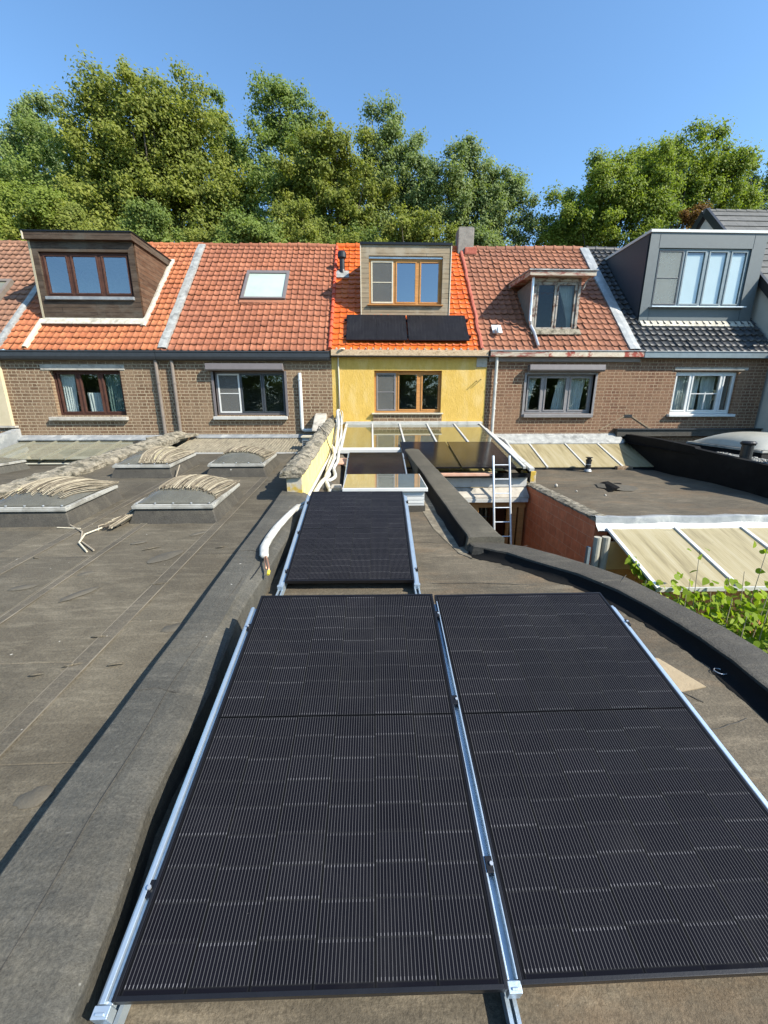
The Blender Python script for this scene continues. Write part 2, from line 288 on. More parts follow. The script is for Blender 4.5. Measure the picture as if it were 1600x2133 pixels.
    A['conduit'] = conduit_mat()
    A['leaf olive'] = leaf_mat('olive oak leaf', (0.123, 0.154, 0.034), (0.205, 0.230, 0.054), (0.300, 0.302, 0.092))
    A['leaf mid'] = leaf_mat('mid green leaf', (0.105, 0.161, 0.047), (0.175, 0.230, 0.067), (0.259, 0.295, 0.108))
    A['leaf dark'] = leaf_mat('dark green leaf', (.047, .088, .024), (.084, .135, .035), (.135, .182, .049))
    A['leaf pale'] = leaf_mat('silvery poplar leaf', (0.121, 0.166, 0.074), (0.188, 0.237, 0.106), (0.303, 0.338, 0.186))
    A['leaf yellow'] = leaf_mat('yellow green leaf', (0.119, 0.168, 0.029), (0.198, 0.246, 0.050), (0.271, 0.298, 0.100))
    A['leaf rust'] = leaf_mat('rusty leaf', (.14, .07, .025), (.2, .1, .035), (.14, .12, .04))
    A['leaf vine'] = leaf_mat('climbing plant leaf', (.11, .18, .012), (.2, .28, .02), (.36, .42, .07), .42)
    A['flower'] = plain('pale flower', (.8, .8, .7), .7)
def reed_mat():
    m, nt, b = new_mat('weathered reed'); col = ramp(nt, island(nt), [(0., (.07, .055, .038)), (.35, (.19, .155, .105)), (.8, (.31, .265, .185)), (.97, (.4, .35, .25)), (1., (.42, .38, .15))])
    col = mixc(nt, .6, col, ramp(nt, noise(nt, coord(nt), 12, 5, .7), [(.3, .5), (.7, 1.3)]), 'MULTIPLY')
    nt.links.new(col, b.inputs['Base Color']); setv(b, 'Roughness', .85); return m
def screen_mat(name, c, a):
    m, nt, b = new_mat(name); nt.nodes.remove(b)
    tr = nt.nodes.new('ShaderNodeBsdfTransparent'); d = nt.nodes.new('ShaderNodeBsdfDiffuse'); d.inputs[0].default_value = c4(c)
    x = nt.nodes.new('ShaderNodeMixShader'); nt.links.new(ramp(nt, noise(nt, coord(nt), 2.5, 4), [(.3, a-.05), (.7, a+.1)]), x.inputs[0])
    nt.links.new(tr.outputs[0], x.inputs[1]); nt.links.new(d.outputs[0], x.inputs[2]); nt.links.new(x.outputs[0], nt.nodes['Material Output'].inputs[0]); return m
def glossy_pane():
    m = weather('roof window pane', (.5, .56, .5), (.56, .62, .56), 1.2, .08, 0, spec=.6); return m
def poly_mat():
    m, nt, b = new_mat('yellowed polycarbonate'); o = coord(nt); uv = coord(nt, 'UV')
    st = mapping(nt, o, (7, .7, .7)); f = noise(nt, st, 1.2, 5, .65)
    col = ramp(nt, f, [(.28, (.26, .21, .11)), (.48, (.46, .385, .215)), (.72, (.54, .475, .31))])
    col = mixc(nt, ramp(nt, noise(nt, o, 30, 2, .5), [(.74, 0.), (.78, .6)]), col, (.16, .13, .08))
    nt.links.new(col, b.inputs['Base Color']); setv(b, 'Roughness', .35)
    w = nt.nodes.new('ShaderNodeTexWave'); w.bands_direction = 'X'; setv(w, 'Scale', 9); nt.links.new(o, w.inputs[0]); bump(nt, b, w.outputs['Fac'], .12, .01)
    t = nt.nodes.new('ShaderNodeBsdfTranslucent'); nt.links.new(col, t.inputs[0]); x = nt.nodes.new('ShaderNodeMixShader'); x.inputs[0].default_value = .3
    nt.links.new(b.outputs[0], x.inputs[1]); nt.links.new(t.outputs[0], x.inputs[2]); nt.links.new(x.outputs[0], nt.nodes['Material Output'].inputs[0]); return m
def block_mat():
    m, nt, b = new_mat('red hollow block'); uv = coord(nt, 'UV'); o = coord(nt)
    t = nt.nodes.new('ShaderNodeTexBrick'); t.offset = .5; setv(t, 'Scale', 1); setv(t, 'Mortar Size', .004); setv(t, 'Mortar Smooth', .3); setv(t, 'Brick Width', .29); setv(t, 'Row Height', .19); setv(t, 'Bias', 0)
    t.inputs['Color1'].default_value = (.6, .17, .07, 1); t.inputs['Color2'].default_value = (.68, .21, .09, 1); t.inputs['Mortar'].default_value = (.6, .33, .2, 1)
    nt.links.new(uv, t.inputs['Vector'])
    col = mixc(nt, .5, t.outputs['Color'], ramp(nt, noise(nt, o, 9, 5, .7), [(.3, .6), (.7, 1.25)]), 'MULTIPLY')
    nt.links.new(col, b.inputs['Base Color']); setv(b, 'Roughness', .8); bump(nt, b, math_(nt, 'SUBTRACT', 1., t.outputs['Fac']), .3, .01); return m
def conduit_mat():
    m, nt, b = new_mat('white wrapped conduit'); o = coord(nt)
    nt.links.new(mixc(nt, ramp(nt, noise(nt, o, 9, 5), [(.4, 0.), (.7, 1.)]), (.56, .55, .5), (.36, .345, .3)), b.inputs['Base Color']); setv(b, 'Roughness', .55)
    bump(nt, b, noise(nt, o, 40, 3), .3, .01); return m
mats()

# ------------------------------------------------------------------ mesh helpers
def wloc(o):
    v = Vector((0, 0, 0))
    while o is not None: v = v + o.location; o = o.parent
    return v
class MB:
    def __init__(s): s.v = []; s.f = []
    def poly(s, *p):
        i = len(s.v); s.v += [tuple(q) for q in p]; s.f.append(tuple(range(i, i+len(p)))); return s
    def box(s, x0, x1, y0, y1, z0, z1):
        return s.obox((x0, y0, z0), (x1-x0, 0, 0), (0, y1-y0, 0), (0, 0, z1-z0))
    def obox(s, o, a, b, c):
        o, a, b, c = map(Vector, (o, a, b, c)); i = len(s.v)
        s.v += [tuple(q) for q in (o, o+a, o+a+b, o+b, o+c, o+a+c, o+a+b+c, o+b+c)]
        s.f += [tuple(i+k for k in q) for q in ((0, 3, 2, 1), (4, 5, 6, 7), (0, 1, 5, 4), (1, 2, 6, 5), (2, 3, 7, 6), (3, 0, 4, 7))]; return s
    def prism(s, pts, d):
        n = len(pts); i = len(s.v); d = Vector(d); pts = [Vector(p) for p in pts]
        s.v += [tuple(p) for p in pts]+[tuple(p+d) for p in pts]
        s.f += [tuple(range(i, i+n)), tuple(range(i+2*n-1, i+n-1, -1))]
        s.f += [(i+k, i+(k+1) % n, i+n+(k+1) % n, i+n+k) for k in range(n)]; return s
    def tube(s, pts, r, n=8, cap=True, flat=1.):
        pts = [Vector(p) for p in pts]; rs = r if isinstance(r, (list, tuple)) else [r]*len(pts); i0 = len(s.v); up = None
        for k, p in enumerate(pts):
            t = (pts[min(k+1, len(pts)-1)]-pts[max(k-1, 0)]).normalized()
            if up is None: up = Vector((0, 0, 1)) if abs(t.z) < .9 else Vector((0, 1, 0))
            a = t.cross(up).normalized(); b = a.cross(t).normalized(); up = b
            for q in range(n):
                w = 2*math.pi*q/n; s.v.append(tuple(p+(a*math.cos(w)+b*math.sin(w)*flat)*rs[k]))
        for k in range(len(pts)-1):
            for q in range(n):
                a_, b_ = i0+k*n+q, i0+k*n+(q+1) % n; s.f.append((a_, b_, b_+n, a_+n))
        if cap: s.f += [tuple(range(i0+n-1, i0-1, -1)), tuple(range(i0+(len(pts)-1)*n, i0+len(pts)*n))]
        return s
    def build(s, name, mat, parent=None, smooth=False, bevel=0, origin=None, local=False, recalc=True):
        off = wloc(parent) if (parent is not None and not local) else Vector(origin or (0, 0, 0))
        return mesh_obj(name, np.array(s.v, float), s.f, mat, parent, off, smooth, bevel, origin, recalc)
def mesh_obj(name, V, F, mat, parent, off, smooth=False, bevel=0, origin=None, recalc=True, uv=None):
    me = bpy.data.meshes.new(name)
    W = V-np.array(off)
    if isinstance(F, np.ndarray):
        n, k = F.shape; me.vertices.add(len(W)); me.vertices.foreach_set('co', W.astype(np.float32).ravel())
        me.loops.add(n*k); me.loops.foreach_set('vertex_index', F.astype(np.int32).ravel())
        me.polygons.add(n); me.polygons.foreach_set('loop_start', np.arange(0, n*k, k, dtype=np.int32)); me.polygons.foreach_set('loop_total', np.full(n, k, np.int32))
        me.update(calc_edges=True)
    else:
        me.from_pydata([tuple(p) for p in W], [], F)
    if recalc:
        bm = bmesh.new(); bm.from_mesh(me); bmesh.ops.recalc_face_normals(bm, faces=bm.faces[:]); bm.to_mesh(me); bm.free()
    lay = me.uv_layers.new(name='UVMap')
    nl = len(me.loops); li = np.empty(nl, np.int32); me.loops.foreach_get('vertex_index', li)
    if uv is None:
        nr = np.empty(len(me.polygons)*3, np.float32); me.polygons.foreach_get('normal', nr); nr = np.abs(nr.reshape(-1, 3))
        tot = np.empty(len(me.polygons), np.int32); me.polygons.foreach_get('loop_total', tot); N = np.repeat(nr, tot, 0)
        base = np.array(off) if parent is None or not np.allclose(off, 0) else np.zeros(3)
        P = W[li]+base; u = np.where((N[:, 0] > N[:, 1]) & (N[:, 0] > N[:, 2]), P[:, 1], P[:, 0])
        v = np.where((N[:, 2] >= N[:, 0]) & (N[:, 2] >= N[:, 1]), P[:, 1], P[:, 2]); U = np.stack([u, v], 1)
    else: U = uv[li]
    lay.data.foreach_set('uv', U.astype(np.float32).ravel())
    me.materials.append(MAT[mat] if isinstance(mat, str) else mat)
    if smooth: me.polygons.foreach_set('use_smooth', np.ones(len(me.polygons), bool))
    o = bpy.data.objects.new(name, me); COL.objects.link(o)
    if parent is not None: o.parent = parent
    elif origin is not None: o.location = origin
    if bevel:
        b = o.modifiers.new('bevel', 'BEVEL'); b.width = bevel; b.segments = 2; b.limit_method = 'ANGLE'
    return o
def thing(name, label, cat, loc, group=None, rot=None):
    o = bpy.data.objects.new(name, None); COL.objects.link(o); o.location = loc; o.empty_display_size = .2
    if rot is not None: o.rotation_euler = rot
    return tag(o, label, cat, group)
def tag(o, label, cat, group=None):
    o['label'] = label; o['category'] = cat
    if group: o['group'] = group
    return o
def struct(o): o['kind'] = 'structure'; return o
def copy_tree(o, parent=None):
    c = o.copy(); COL.objects.link(c)
    if parent is not None: c.parent = parent
    for ch in list(o.children): copy_tree(ch, c)
    return c
def rough_up(o, amt, scale, seed=0, cuts=0):
    from mathutils import noise as mn
    me = o.data
    for v in me.vertices:
        p = v.co*scale+Vector((seed, seed*.7, 0)); v.co += Vector((mn.noise(p), mn.noise(p+Vector((31, 0, 0))), mn.noise(p+Vector((0, 57, 0)))))*amt
    me.update()
def LZ(y): return 3.212+.079*y       # roof of the second house's extension
def LF(y): return LZ(y) if y < 8.3 else LZ(8.3)-.03*min(1, (y-8.3)*2)-.012*(y-8.3)   # it levels out behind the domes
def BZ(y): return 3.155+.077*y         # roof under the big solar panels

# ------------------------------------------------------------------ the row of houses
GZ = .9                               # ground level
def wall_holes(m, x0, x1, z0, z1, y0, y1, holes):
    xs = sorted({x0, x1, *[h[0] for h in holes], *[h[1] for h in holes]}); zs = sorted({z0, z1, *[h[2] for h in holes], *[h[3] for h in holes]})
    inh = lambda x, z: any(h[0] < x < h[1] and h[2] < z < h[3] for h in holes)
    for a, b in zip(xs, xs[1:]):
        for c, d in zip(zs, zs[1:]):
            if inh((a+b)/2, (c+d)/2): continue
            m.poly((a, y0, c), (b, y0, c), (b, y0, d), (a, y0, d)); m.poly((a, y1, c), (a, y1, d), (b, y1, d), (b, y1, c))
    for a, b, c, d in holes:
        m.poly((a, y0, c), (a, y1, c), (b, y1, c), (b, y0, c)); m.poly((a, y0, d), (b, y0, d), (b, y1, d), (a, y1, d))
        m.poly((a, y0, c), (a, y0, d), (a, y1, d), (a, y1, c)); m.poly((b, y0, c), (b, y1, c), (b, y1, d), (b, y0, d))
    return m
def ring(m, x0, x1, z0, z1, y0, y1, w):
    m.box(x0, x0+w, y0, y1, z0, z1); m.box(x1-w, x1, y0, y1, z0, z1); m.box(x0+w, x1-w, y0, y1, z0, z0+w); m.box(x0+w, x1-w, y0, y1, z1-w, z1); return m
def window(parent, x0, x1, z0, z1, y, frame, parts, fw=.055, glass='glass', room='room', depth=1.6, flat=False, kinds=None, sash=None, scr='screen'):
    """frame as one mesh with a sash round every pane; panes, screens, room behind as sub-parts. parts: pane (x0, x1) pairs."""
    m = MB(); d0, d1 = y, y+.07
    ring(m, x0, x1, z0, z1, d0, d1, fw)
    for (a, b), (c, d) in zip(parts, parts[1:]): m.box(b+.0, c-.0, d0+.004, d1, z0+fw, z1-fw)
    host = m.build('window_frame' if flat else 'window', frame, parent, bevel=.004)
    tgt = parent if flat else host
    for k, (a, b) in enumerate(parts):
        kd = (kinds or {}).get(k, 'glass'); za, zb = z0+fw, z1-fw; sm = (sash or {}).get(k, frame)
        s = ring(MB(), a, b, za, zb, d0-.012, d1-.01, .042)
        if kd == 'screen':
            s.box(a+.042, b-.042, d0-.008, d0+.01, (za+zb)/2-.012, (za+zb)/2+.012)
        s.build('sash', sm, tgt, bevel=.003)
        a2, b2, c2, d2 = a+.038, b-.038, za+.038, zb-.038
        if kd == 'screen': MB().box(a2, b2, d0+.0, d0+.002, c2, d2).build('insect_screen', scr, tgt)
        if kd == 'blind' or (scr != 'screen' and kd == 'screen'): MB().box(a2, b2-.0, d0+.045, d0+.05, c2, d2-.06).build('roller_blind', 'blind', tgt)
        if kd != 'open': MB().box(a2, b2, d0+.022, d0+.03, c2, d2).build('pane', glass, tgt)
    r = MB(); ya, yb = d1+.02, d1+depth; e = .25
    X0, X1, Z0, Z1 = x0-e, x1+e, z0-.5, z1+.06
    if flat: X0, X1, Z0, Z1 = x0-.1, x1+.1, z0-.1, z1+.06
    r.poly((X0, yb, Z0), (X1, yb, Z0), (X1, yb, Z1), (X0, yb, Z1)); r.poly((X0, ya, Z0), (X0, yb, Z0), (X0, yb, Z1), (X0, ya, Z1)); r.poly((X1, ya, Z0), (X1, ya, Z1), (X1, yb, Z1), (X1, yb, Z0))
    r.poly((X0, ya, Z0), (X1, ya, Z0), (X1, yb, Z0), (X0, yb, Z0)); r.poly((X0, ya, Z1), (X0, yb, Z1), (X1, yb, Z1), (X1, ya, Z1))
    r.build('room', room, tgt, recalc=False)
    return host
def curtain(parent, x0t, x1t, x0b, x1b, z0, z1, y, mat='curtain', n=14):
    V = []; F = []
    for j in range(9):
        t = j/8; xa = x0b+(x0t-x0b)*t**1.6; xb = x1b+(x1t-x1b)*t**1.6
        for i in range(n*4+1):
            u = i/(n*4); V.append((xa+(xb-xa)*u, y+.022*math.sin(u*n*2*math.pi)+.012*math.sin(u*31+j*.4), z0+(z1-z0)*t))
    w = n*4+1
    F = [(j*w+i, j*w+i+1, (j+1)*w+i+1, (j+1)*w+i) for j in range(8) for i in range(w-1)]
    m = MB(); m.v = V; m.f = F; return m.build('curtain', mat, parent, smooth=True, recalc=False)
def tiles(parent, x0, x1, mat, seed, cw=.2, gauge=.25, y0=11.9, n=None, amp=.027, lift=.027, holes=(), ye=15.74, name='roof', step=1.0, sag=.025, flatness=1):
    """overlapping pantiles: every tile is a bent plate, its lower edge lying over the course below."""
    g = np.random.default_rng(seed); s2 = math.sqrt(.5); L = (ye-y0)/s2; nr = int(round(L/gauge)); gauge = L/nr; nc = max(1, int(round((x1-x0)/cw))); cw = (x1-x0)/nc
    prof = np.array([0, .06, .14, .24, .36, .5, .64, .78, .9, 1.]); ph = np.array([.75, 1., .72, .3, .06, 0, .04, .1, .3, .75])*amp
    k = len(prof); Vs = []; Us = []; Fs = []; base = 0
    offx = g.normal(0, .004, (nr, nc)); offl = np.abs(g.normal(0, .0045, (nr, nc))); tilt = g.normal(0, .0045, (nr, nc)); offs = g.normal(0, .005, (nr, nc))
    for j in range(nr):
        for i in range(nc):
            xc, sc_ = x0+(i+.5)*cw, (j+.5)*gauge; yc = y0+sc_*s2
            if any(h[0] < xc < h[1] and h[2] < yc < h[3] for h in holes): continue
            px = x0+(i+prof)*cw+offx[j, i]
            px = np.clip(px, x0, x1)
            curve = .018*(1-np.abs(prof*2-1)**2)          # rounded lower edge
            for r_, (s, lf) in enumerate(((-.02, lift), (.45, lift*.55), (1.04, 0.))):
                ss = (j+s)*gauge+offs[j, i]-(curve*step if r_ == 0 else 0); h = ph+lf+offl[j, i]+tilt[j, i]*prof
                ss = np.clip(ss, -.03, L+.02)
                w = sag*np.sin(px*1.3+seed)*np.sin(ss*.55+.3)
                yy = y0+ss*s2-(h+w)*s2; zz = 6.5+(y0-11.95)+ss*s2+(h+w)*s2
                Vs.append(np.stack([px, yy, zz], 1)); Us.append(np.stack([i+np.clip(prof, .02, .98), np.full(k, j+[.05, .5, .95][r_])], 1))
            # front lip
            ssf = (j-.02)*gauge+offs[j, i]-curve*step+.002; h = ph+offl[j, i]+tilt[j, i]*prof+lift-.013
            ssf = np.clip(ssf, -.03, L+.02); w = sag*np.sin(px*1.3+seed)*np.sin(ssf*.55+.3)
            Vs.append(np.stack([px, y0+ssf*s2-(h+w)*s2, 6.5+(y0-11.95)+ssf*s2+(h+w)*s2], 1)); Us.append(np.stack([i+np.clip(prof, .02, .98), np.full(k, j+.05)], 1))
            q = np.arange(k-1)
            for a, b in ((0, 1), (1, 2), (3, 0)):
                Fs.append(np.stack([base+a*k+q, base+a*k+q+1, base+b*k+q+1, base+b*k+q], 1))
            base += 4*k
    return mesh_obj(name, np.concatenate(Vs), np.concatenate(Fs), mat, parent, wloc(parent), False, 0, None, False, np.concatenate(Us))
def ridge(parent, x0, x1, mat, y=15.76, z=10.3, seed=1, seg=.34, rad=.1):
    m = MB(); g = random.Random(seed); n = max(1, int(round((x1-x0)/seg))); seg = (x1-x0)/n
    for i in range(n):
        a = x0+i*seg; dz = .02*math.sin(a*1.3+seed)+g.uniform(-.006, .006); tl = g.uniform(-.006, .006)
        m.tube([(a-.02, y, z-.02+dz), (a+.05, y, z-.02+dz), (a+.051, y, z-.02+dz), (a+seg-.01, y, z-.02+dz+tl)], [rad*1.16, rad*1.16, rad, rad], 14)
    return m.build('ridge_tiles', mat, parent)
def slope_strip(m, xa, xb, y0, y1, h=.05, t=.012, wob=0, seed=0):
    """a strip of metal or mortar lying up the 45 degree slope"""
    g = random.Random(seed); n = max(1, int((y1-y0)/.2)); s2 = math.sqrt(.5); pts = []
    for k in range(n+1):
        y = y0+(y1-y0)*k/n; w = g.uniform(-wob, wob); hh = h+g.uniform(-wob, wob)*.5
        for x, q in ((xa+w, hh), ((xa+xb)/2, hh+.012), (xb+w, hh)): pts.append((x, y-q*s2, 6.5+y-11.95+q*s2))
    i0 = len(m.v); m.v += pts
    for k in range(n):
        for q in (0, 1): a = i0+k*3+q; m.f.append((a, a+1, a+4, a+3))
    # skirt
    for k in range(n):
        for e, sg in ((0, -1), (2, 1)):
            a, b = i0+k*3+e, i0+(k+1)*3+e; c = len(m.v); pa, pb = m.v[a], m.v[b]
            m.v += [(pa[0]+sg*.004, pa[1]+(h)*s2, pa[2]-h*s2), (pb[0]+sg*.004, pb[1]+h*s2, pb[2]-h*s2)]; m.f.append((a, b, c+1, c))
    return m
def house(name, label, x0, x1, holes, wallmat, z0=GZ, zt=6.42, y=12.0, group='row of terraced houses'):
    h = thing(name, label, 'house', ((x0+x1)/2, y, GZ), group)
    m = wall_holes(MB(), x0, x1, z0, zt, y, y+.3, holes)
    m.poly((x0, y+.3, z0), (x0, 19.5, z0), (x0, 19.5, zt), (x0, y+.3, zt)); m.poly((x1, y+.3, z0), (x1, y+.3, zt), (x1, 19.5, zt), (x1, 19.5, z0)); m.poly((x0, 19.5, z0), (x1, 19.5, z0), (x1, 19.5, zt), (x0, 19.5, zt))
    m.build('wall', wallmat, h, recalc=False)
    return h
def back_slope(parent, x0, x1, mat):
    m = MB(); m.obox((x0, 15.78, 10.26), (x1-x0, 0, 0), (0, 3.9, -3.9), (0, -.04, -.04)); return m.build('rear_roof', mat, parent)
def gutter(parent, x0, x1, mat, z0=6.2, z1=6.445, y0=11.82):
    m = MB(); prof = [(y0+.14, z1), (y0, z1), (y0-.012, z1-.012), (y0-.012, z1-.035), (y0+.004, z1-.05), (y0+.004, z0+.09), (y0+.02, z0+.03), (y0+.05, z0), (y0+.175, z0), (y0+.175, z1-.03), (y0+.14, z1-.03)]
    m.prism([(x0, a, b) for a, b in prof], (x1-x0, 0, 0)); return m.build('gutter', mat, parent)
def pipe(parent, pts, r, mat, name='downpipe', clips=()):
    m = MB().tube(pts, r, 12)
    for z in clips: m.tube([(pts[0][0], pts[0][1], z-.02), (pts[0][0], pts[0][1], z+.02)], r*1.25, 12)
    return m.build(name, mat, parent, smooth=False)
def sill(parent, x0, x1, z0, z1, mat, y=12.0, p=.11, name='sill'):
    return MB().prism([(x0, y+.1, z0), (x0, y-p, z0), (x0, y-p, z1-.015), (x0, y+.1, z1)], (x1-x0, 0, 0)).build(name, mat, parent, bevel=.008)
def dormer_body(parent, x0, x1, y, zb, zt, mat_front, hole, mat_side='wood side', slope=.0, name='dormer', sidet=.1):
    """front with a window opening and two cheeks running back into the roof; returns the front (the dormer part)"""
    f = wall_holes(MB(), x0, x1, zb, zt, y, y+.09, [hole])
    d = f.build(name, mat_front, parent, recalc=False)
    yb = zt-6.5+11.95           # where the top meets the roof
    for xa, xb in ((x0, x0+sidet), (x1-sidet, x1)):
        MB().prism([(xa, y+.088, zb-.12), (xa, y+.088, zt), (xa, yb-slope, zt), (xa, y+.2, zb-.12)], (xb-xa, 0, 0)).build('dormer_cheek', mat_side, d)
    return d

# ---- house one: dark timber dormer
h1 = house('brick_house', 'brown brick house with orange tiles and a dark timber box dormer', -10.2, -5.75, [(-8.94, -7.01, 4.72, 5.94)], 'brick')
D1H = (-9.26, -6.57, 12.8, 14.95)
t1 = tiles(h1, -10.12, -5.75, 'tile orange', 3, holes=[D1H], amp=.026, cw=.185, gauge=.255)
ridge(h1, -10.15, -5.75, 'tile orange', seed=2); back_slope(h1, -10.2, -5.75, 'tile old')
gutter(h1, -10.2, -5.9, 'gutter')
MB().box(-9.16, -6.87, 11.985, 12.05, 5.945, 6.09).build('lintel', 'concrete', h1, bevel=.006)
w = window(h1, -8.94, -7.01, 4.73, 5.94, 12.13, 'wood brown frame', [(-8.84, -8.3), (-8.24, -7.68), (-7.62, -7.07)], room='room')
sill(w, -9.14, -6.97, 4.58, 4.69, 'concrete')
curtain(w, -8.85, -8.45, -8.85, -8.5, 4.78, 5.9, 12.26, 'curtain', 6); curtain(w, -8.2, -7.72, -8.2, -7.72, 4.78, 5.35, 12.3, 'curtain', 7); curtain(w, -7.6, -7.1, -7.6, -7.2, 4.78, 5.9, 12.26, 'curtain teal', 6)
pipe(h1, [(-5.96, 11.93, 6.22), (-5.96, 11.93, 4.2)], .048, 'pipe brown', clips=(5.6, 4.7))
m = slope_strip(MB(), -9.44, -9.33, 11.93, 12.78, .085); m.build('roof_trim_board', 'cream', h1)
d = dormer_body(h1, -9.3, -6.535, 12.74, 7.29, 9.36, 'wood dark', (-9.14, -6.7, 7.98, 9.09))
MB().prism([(-9.3, 12.735, 7.2), (-9.3, 12.735, 9.36), (-9.37, 12.75, 9.36), (-9.37, 12.75, 7.2)], (0, .05, 0)).build('corner_board', 'beige', d)
m = MB(); m.prism([(-9.38, 12.62, 9.35), (-9.38, 12.62, 9.535), (-9.38, 15.0, 9.535), (-9.38, 15.0, 9.35)], (2.9, 0, 0)); m.build('fascia', 'wood dark', d, bevel=.006)
MB().box(-9.4, -6.46, 12.6, 15.12, 9.535, 9.565).build('roof_cap', 'black metal', d)
MB().box(-9.385, -9.38+.03, 12.6, 12.62, 9.345, 9.54).build('end_trim', 'cream', d)
window(d, -9.14, -6.7, 7.98, 9.09, 12.8, 'wood brown frame', [(-9.07, -8.42), (-8.33, -7.6), (-7.49, -6.77)], glass='glass blue', room='room light', depth=1.9, flat=True)
sill(d, -9.13, -6.69, 7.88, 7.975, 'zinc', 12.74, .07)
m = MB(); m.obox((-9.32, 12.58, 7.22), (2.86, 0, 0), (0, .2, .2), (0, -.02, .02)); m.build('flashing', 'cream lead', h1); 
m = slope_strip(MB(), -6.54, -6.41, 12.6, 15.02, .075, wob=.012, seed=4); m.build('flashing', 'cream lead', h1)
# ---- house two
h2 = house('brick_house', 'brown brick house with plain red roof holding one square roof window', -5.75, -1.105, [(-4.44, -2.45, 4.72, 5.93)], 'brick')
SK = (-3.93, -2.58, 13.5, 14.55)
tiles(h2, -5.75, -1.12, 'tile red', 5, holes=[SK], amp=.026, cw=.185, gauge=.255); ridge(h2, -5.75, -1.12, 'tile red', seed=5, z=10.3); back_slope(h2, -5.75, -1.1, 'tile old')
gutter(h2, -5.89, -1.14, 'gutter')
m = slope_strip(MB(), -5.83, -5.6, 11.93, 15.7, .07, wob=.01, seed=9); m.build('party_strip', 'lead', h2)
w = window(h2, -4.44, -2.45, 4.73, 5.92, 12.1, 'box brown', [(-4.38, -3.76), (-3.74, -3.12), (-3.1, -2.5)], sash={0: 'white', 1: 'dark frame', 2: 'dark frame'}, kinds={0: 'screen'}, room='room')
sill(w, -4.53, -2.42, 4.6, 4.7, 'white dirty')
MB().prism([(-4.58, 12.0, 5.93), (-4.58, 11.83, 5.93), (-4.58, 11.8, 5.96), (-4.58, 11.82, 6.12), (-4.58, 12.0, 6.12)], (2.13, 0, 0)).build('shutter_box', 'box brown', w, bevel=.006)
for xa in (-4.5, -2.45): MB().box(xa, xa+.06, 11.97, 12.1, 4.7, 5.93).build('shutter_guide', 'box brown', w)
pipe(h2, [(-5.52, 11.93, 6.22), (-5.52, 11.93, 4.25), (-5.42, 11.86, 4.15), (-5.3, 11.75, 4.12)], .048, 'pipe brown', clips=(5.6, 4.7))
pipe(h2, [(-2.01, 11.94, 5.88), (-2.01, 11.94, 4.36), (-1.99, 11.94, 4.31), (-1.93, 11.94, 4.29), (-1.3, 11.94, 4.3)], .05, 'white', 'drain_pipe', clips=(5.7,))
s2 = math.sqrt(.5)
def on_slope(x, y, h): return Vector((x, y-h*s2, 6.5+y-11.95+h*s2))
def slope_box(m, x0, x1, y0, y1, h0, h1): return m.obox(on_slope(x0, y0, h0), (x1-x0, 0, 0), (0, y1-y0, y1-y0), (0, -(h1-h0)*s2, (h1-h0)*s2))
m = MB(); W_ = .09
for a in ((SK[0], SK[0]+W_, SK[2], SK[3]), (SK[1]-W_, SK[1], SK[2], SK[3]), (SK[0]+W_, SK[1]-W_, SK[2], SK[2]+.05), (SK[0]+W_, SK[1]-W_, SK[3]-.1, SK[3])): slope_box(m, *a, -.02, .12)
rw = m.build('roof_window', 'box brown', h2, bevel=.006)
m = slope_box(MB(), SK[0]+W_-.01, SK[1]-W_+.01, SK[2]+.04, SK[3]-.09, .07, .085); m.build('pane', 'sky pane', rw)
m = slope_box(MB(), SK[0]-.03, SK[1]+.06, SK[2]-.1, SK[2]-.002, .035, .06); m.build('flashing_apron', 'tile old', rw)
# ---- house three: yellow
h3 = house('yellow_house', 'yellow stucco house with bright orange tiles and a pale cedar dormer', -1.105, 3.33, [(.1, 2.04, 4.78, 5.955)], 'stucco')
D3H = (-.23, 2.32, 13.05, 15.4)
tiles(h3, -1.1, 3.14, 'tile bright', 8, holes=[D3H], amp=.02, sag=.008, cw=.205); ridge(h3, -1.12, 3.14, 'tile bright', seed=8, z=10.32); back_slope(h3, -1.1, 3.33, 'tile old')
m = MB()
for k in range(17):
    ya = 11.93+k*.223; m.tube([on_slope(-1.13+.01*math.sin(k), ya-.012, .055), on_slope(-1.13, ya+.03, .055), on_slope(-1.13, ya+.031, .05), on_slope(-1.13, ya+.225, .035)], [.066, .064, .056, .052], 12)
m.build('verge_tiles', 'red ridge', h3)
MB().box(-1.1, 3.31, 11.84, 11.99, 6.335, 6.49).build('fascia', 'osb', h3, bevel=.004)
MB().box(-1.1, 3.34, 11.8, 12.0, 6.31, 6.333).build('soffit', 'black plastic', h3)
m = MB()
for i in range(21): m.tube([(-.95+i*.205, 11.84, 6.5), (-.95+i*.205, 11.95, 6.53)], .028, 8)
m.build('eaves_comb', 'old paint', h3)
w = window(h3, .1, 2.04, 4.79, 5.95, 12.1, 'wood frame', [(.16, .72), (.78, 1.37), (1.46, 2.0)], sash={0: 'grey frame'}, kinds={0: 'screen'})
MB().box(.02, 2.1, 11.9, 12.12, 4.745, 4.785).build('sill', 'cream', w, bevel=.004)
MB().box(.06, 2.07, 11.96, 12.05, 4.53, 4.744).build('brick_ledge', 'brick', h3)
MB().box(-1.1, 3.3, 11.975, 12.02, 4.46, 4.529).build('wall_flashing', 'concrete', h3, bevel=.006)
m = MB(); 
for dz in (0, -1.25):
    for k in range(2): m.tube([(3.05+k*.12, 12.0, 5.68+dz+k*.04), (3.02+k*.12, 11.86, 5.66+dz+k*.04)], .012, 6)
m.build('wall_hook', 'black metal', h3)
MB().box(3.02, 3.32, 11.975, 12.02, 6.05, 6.34).build('wall_patch', 'concrete', h3)
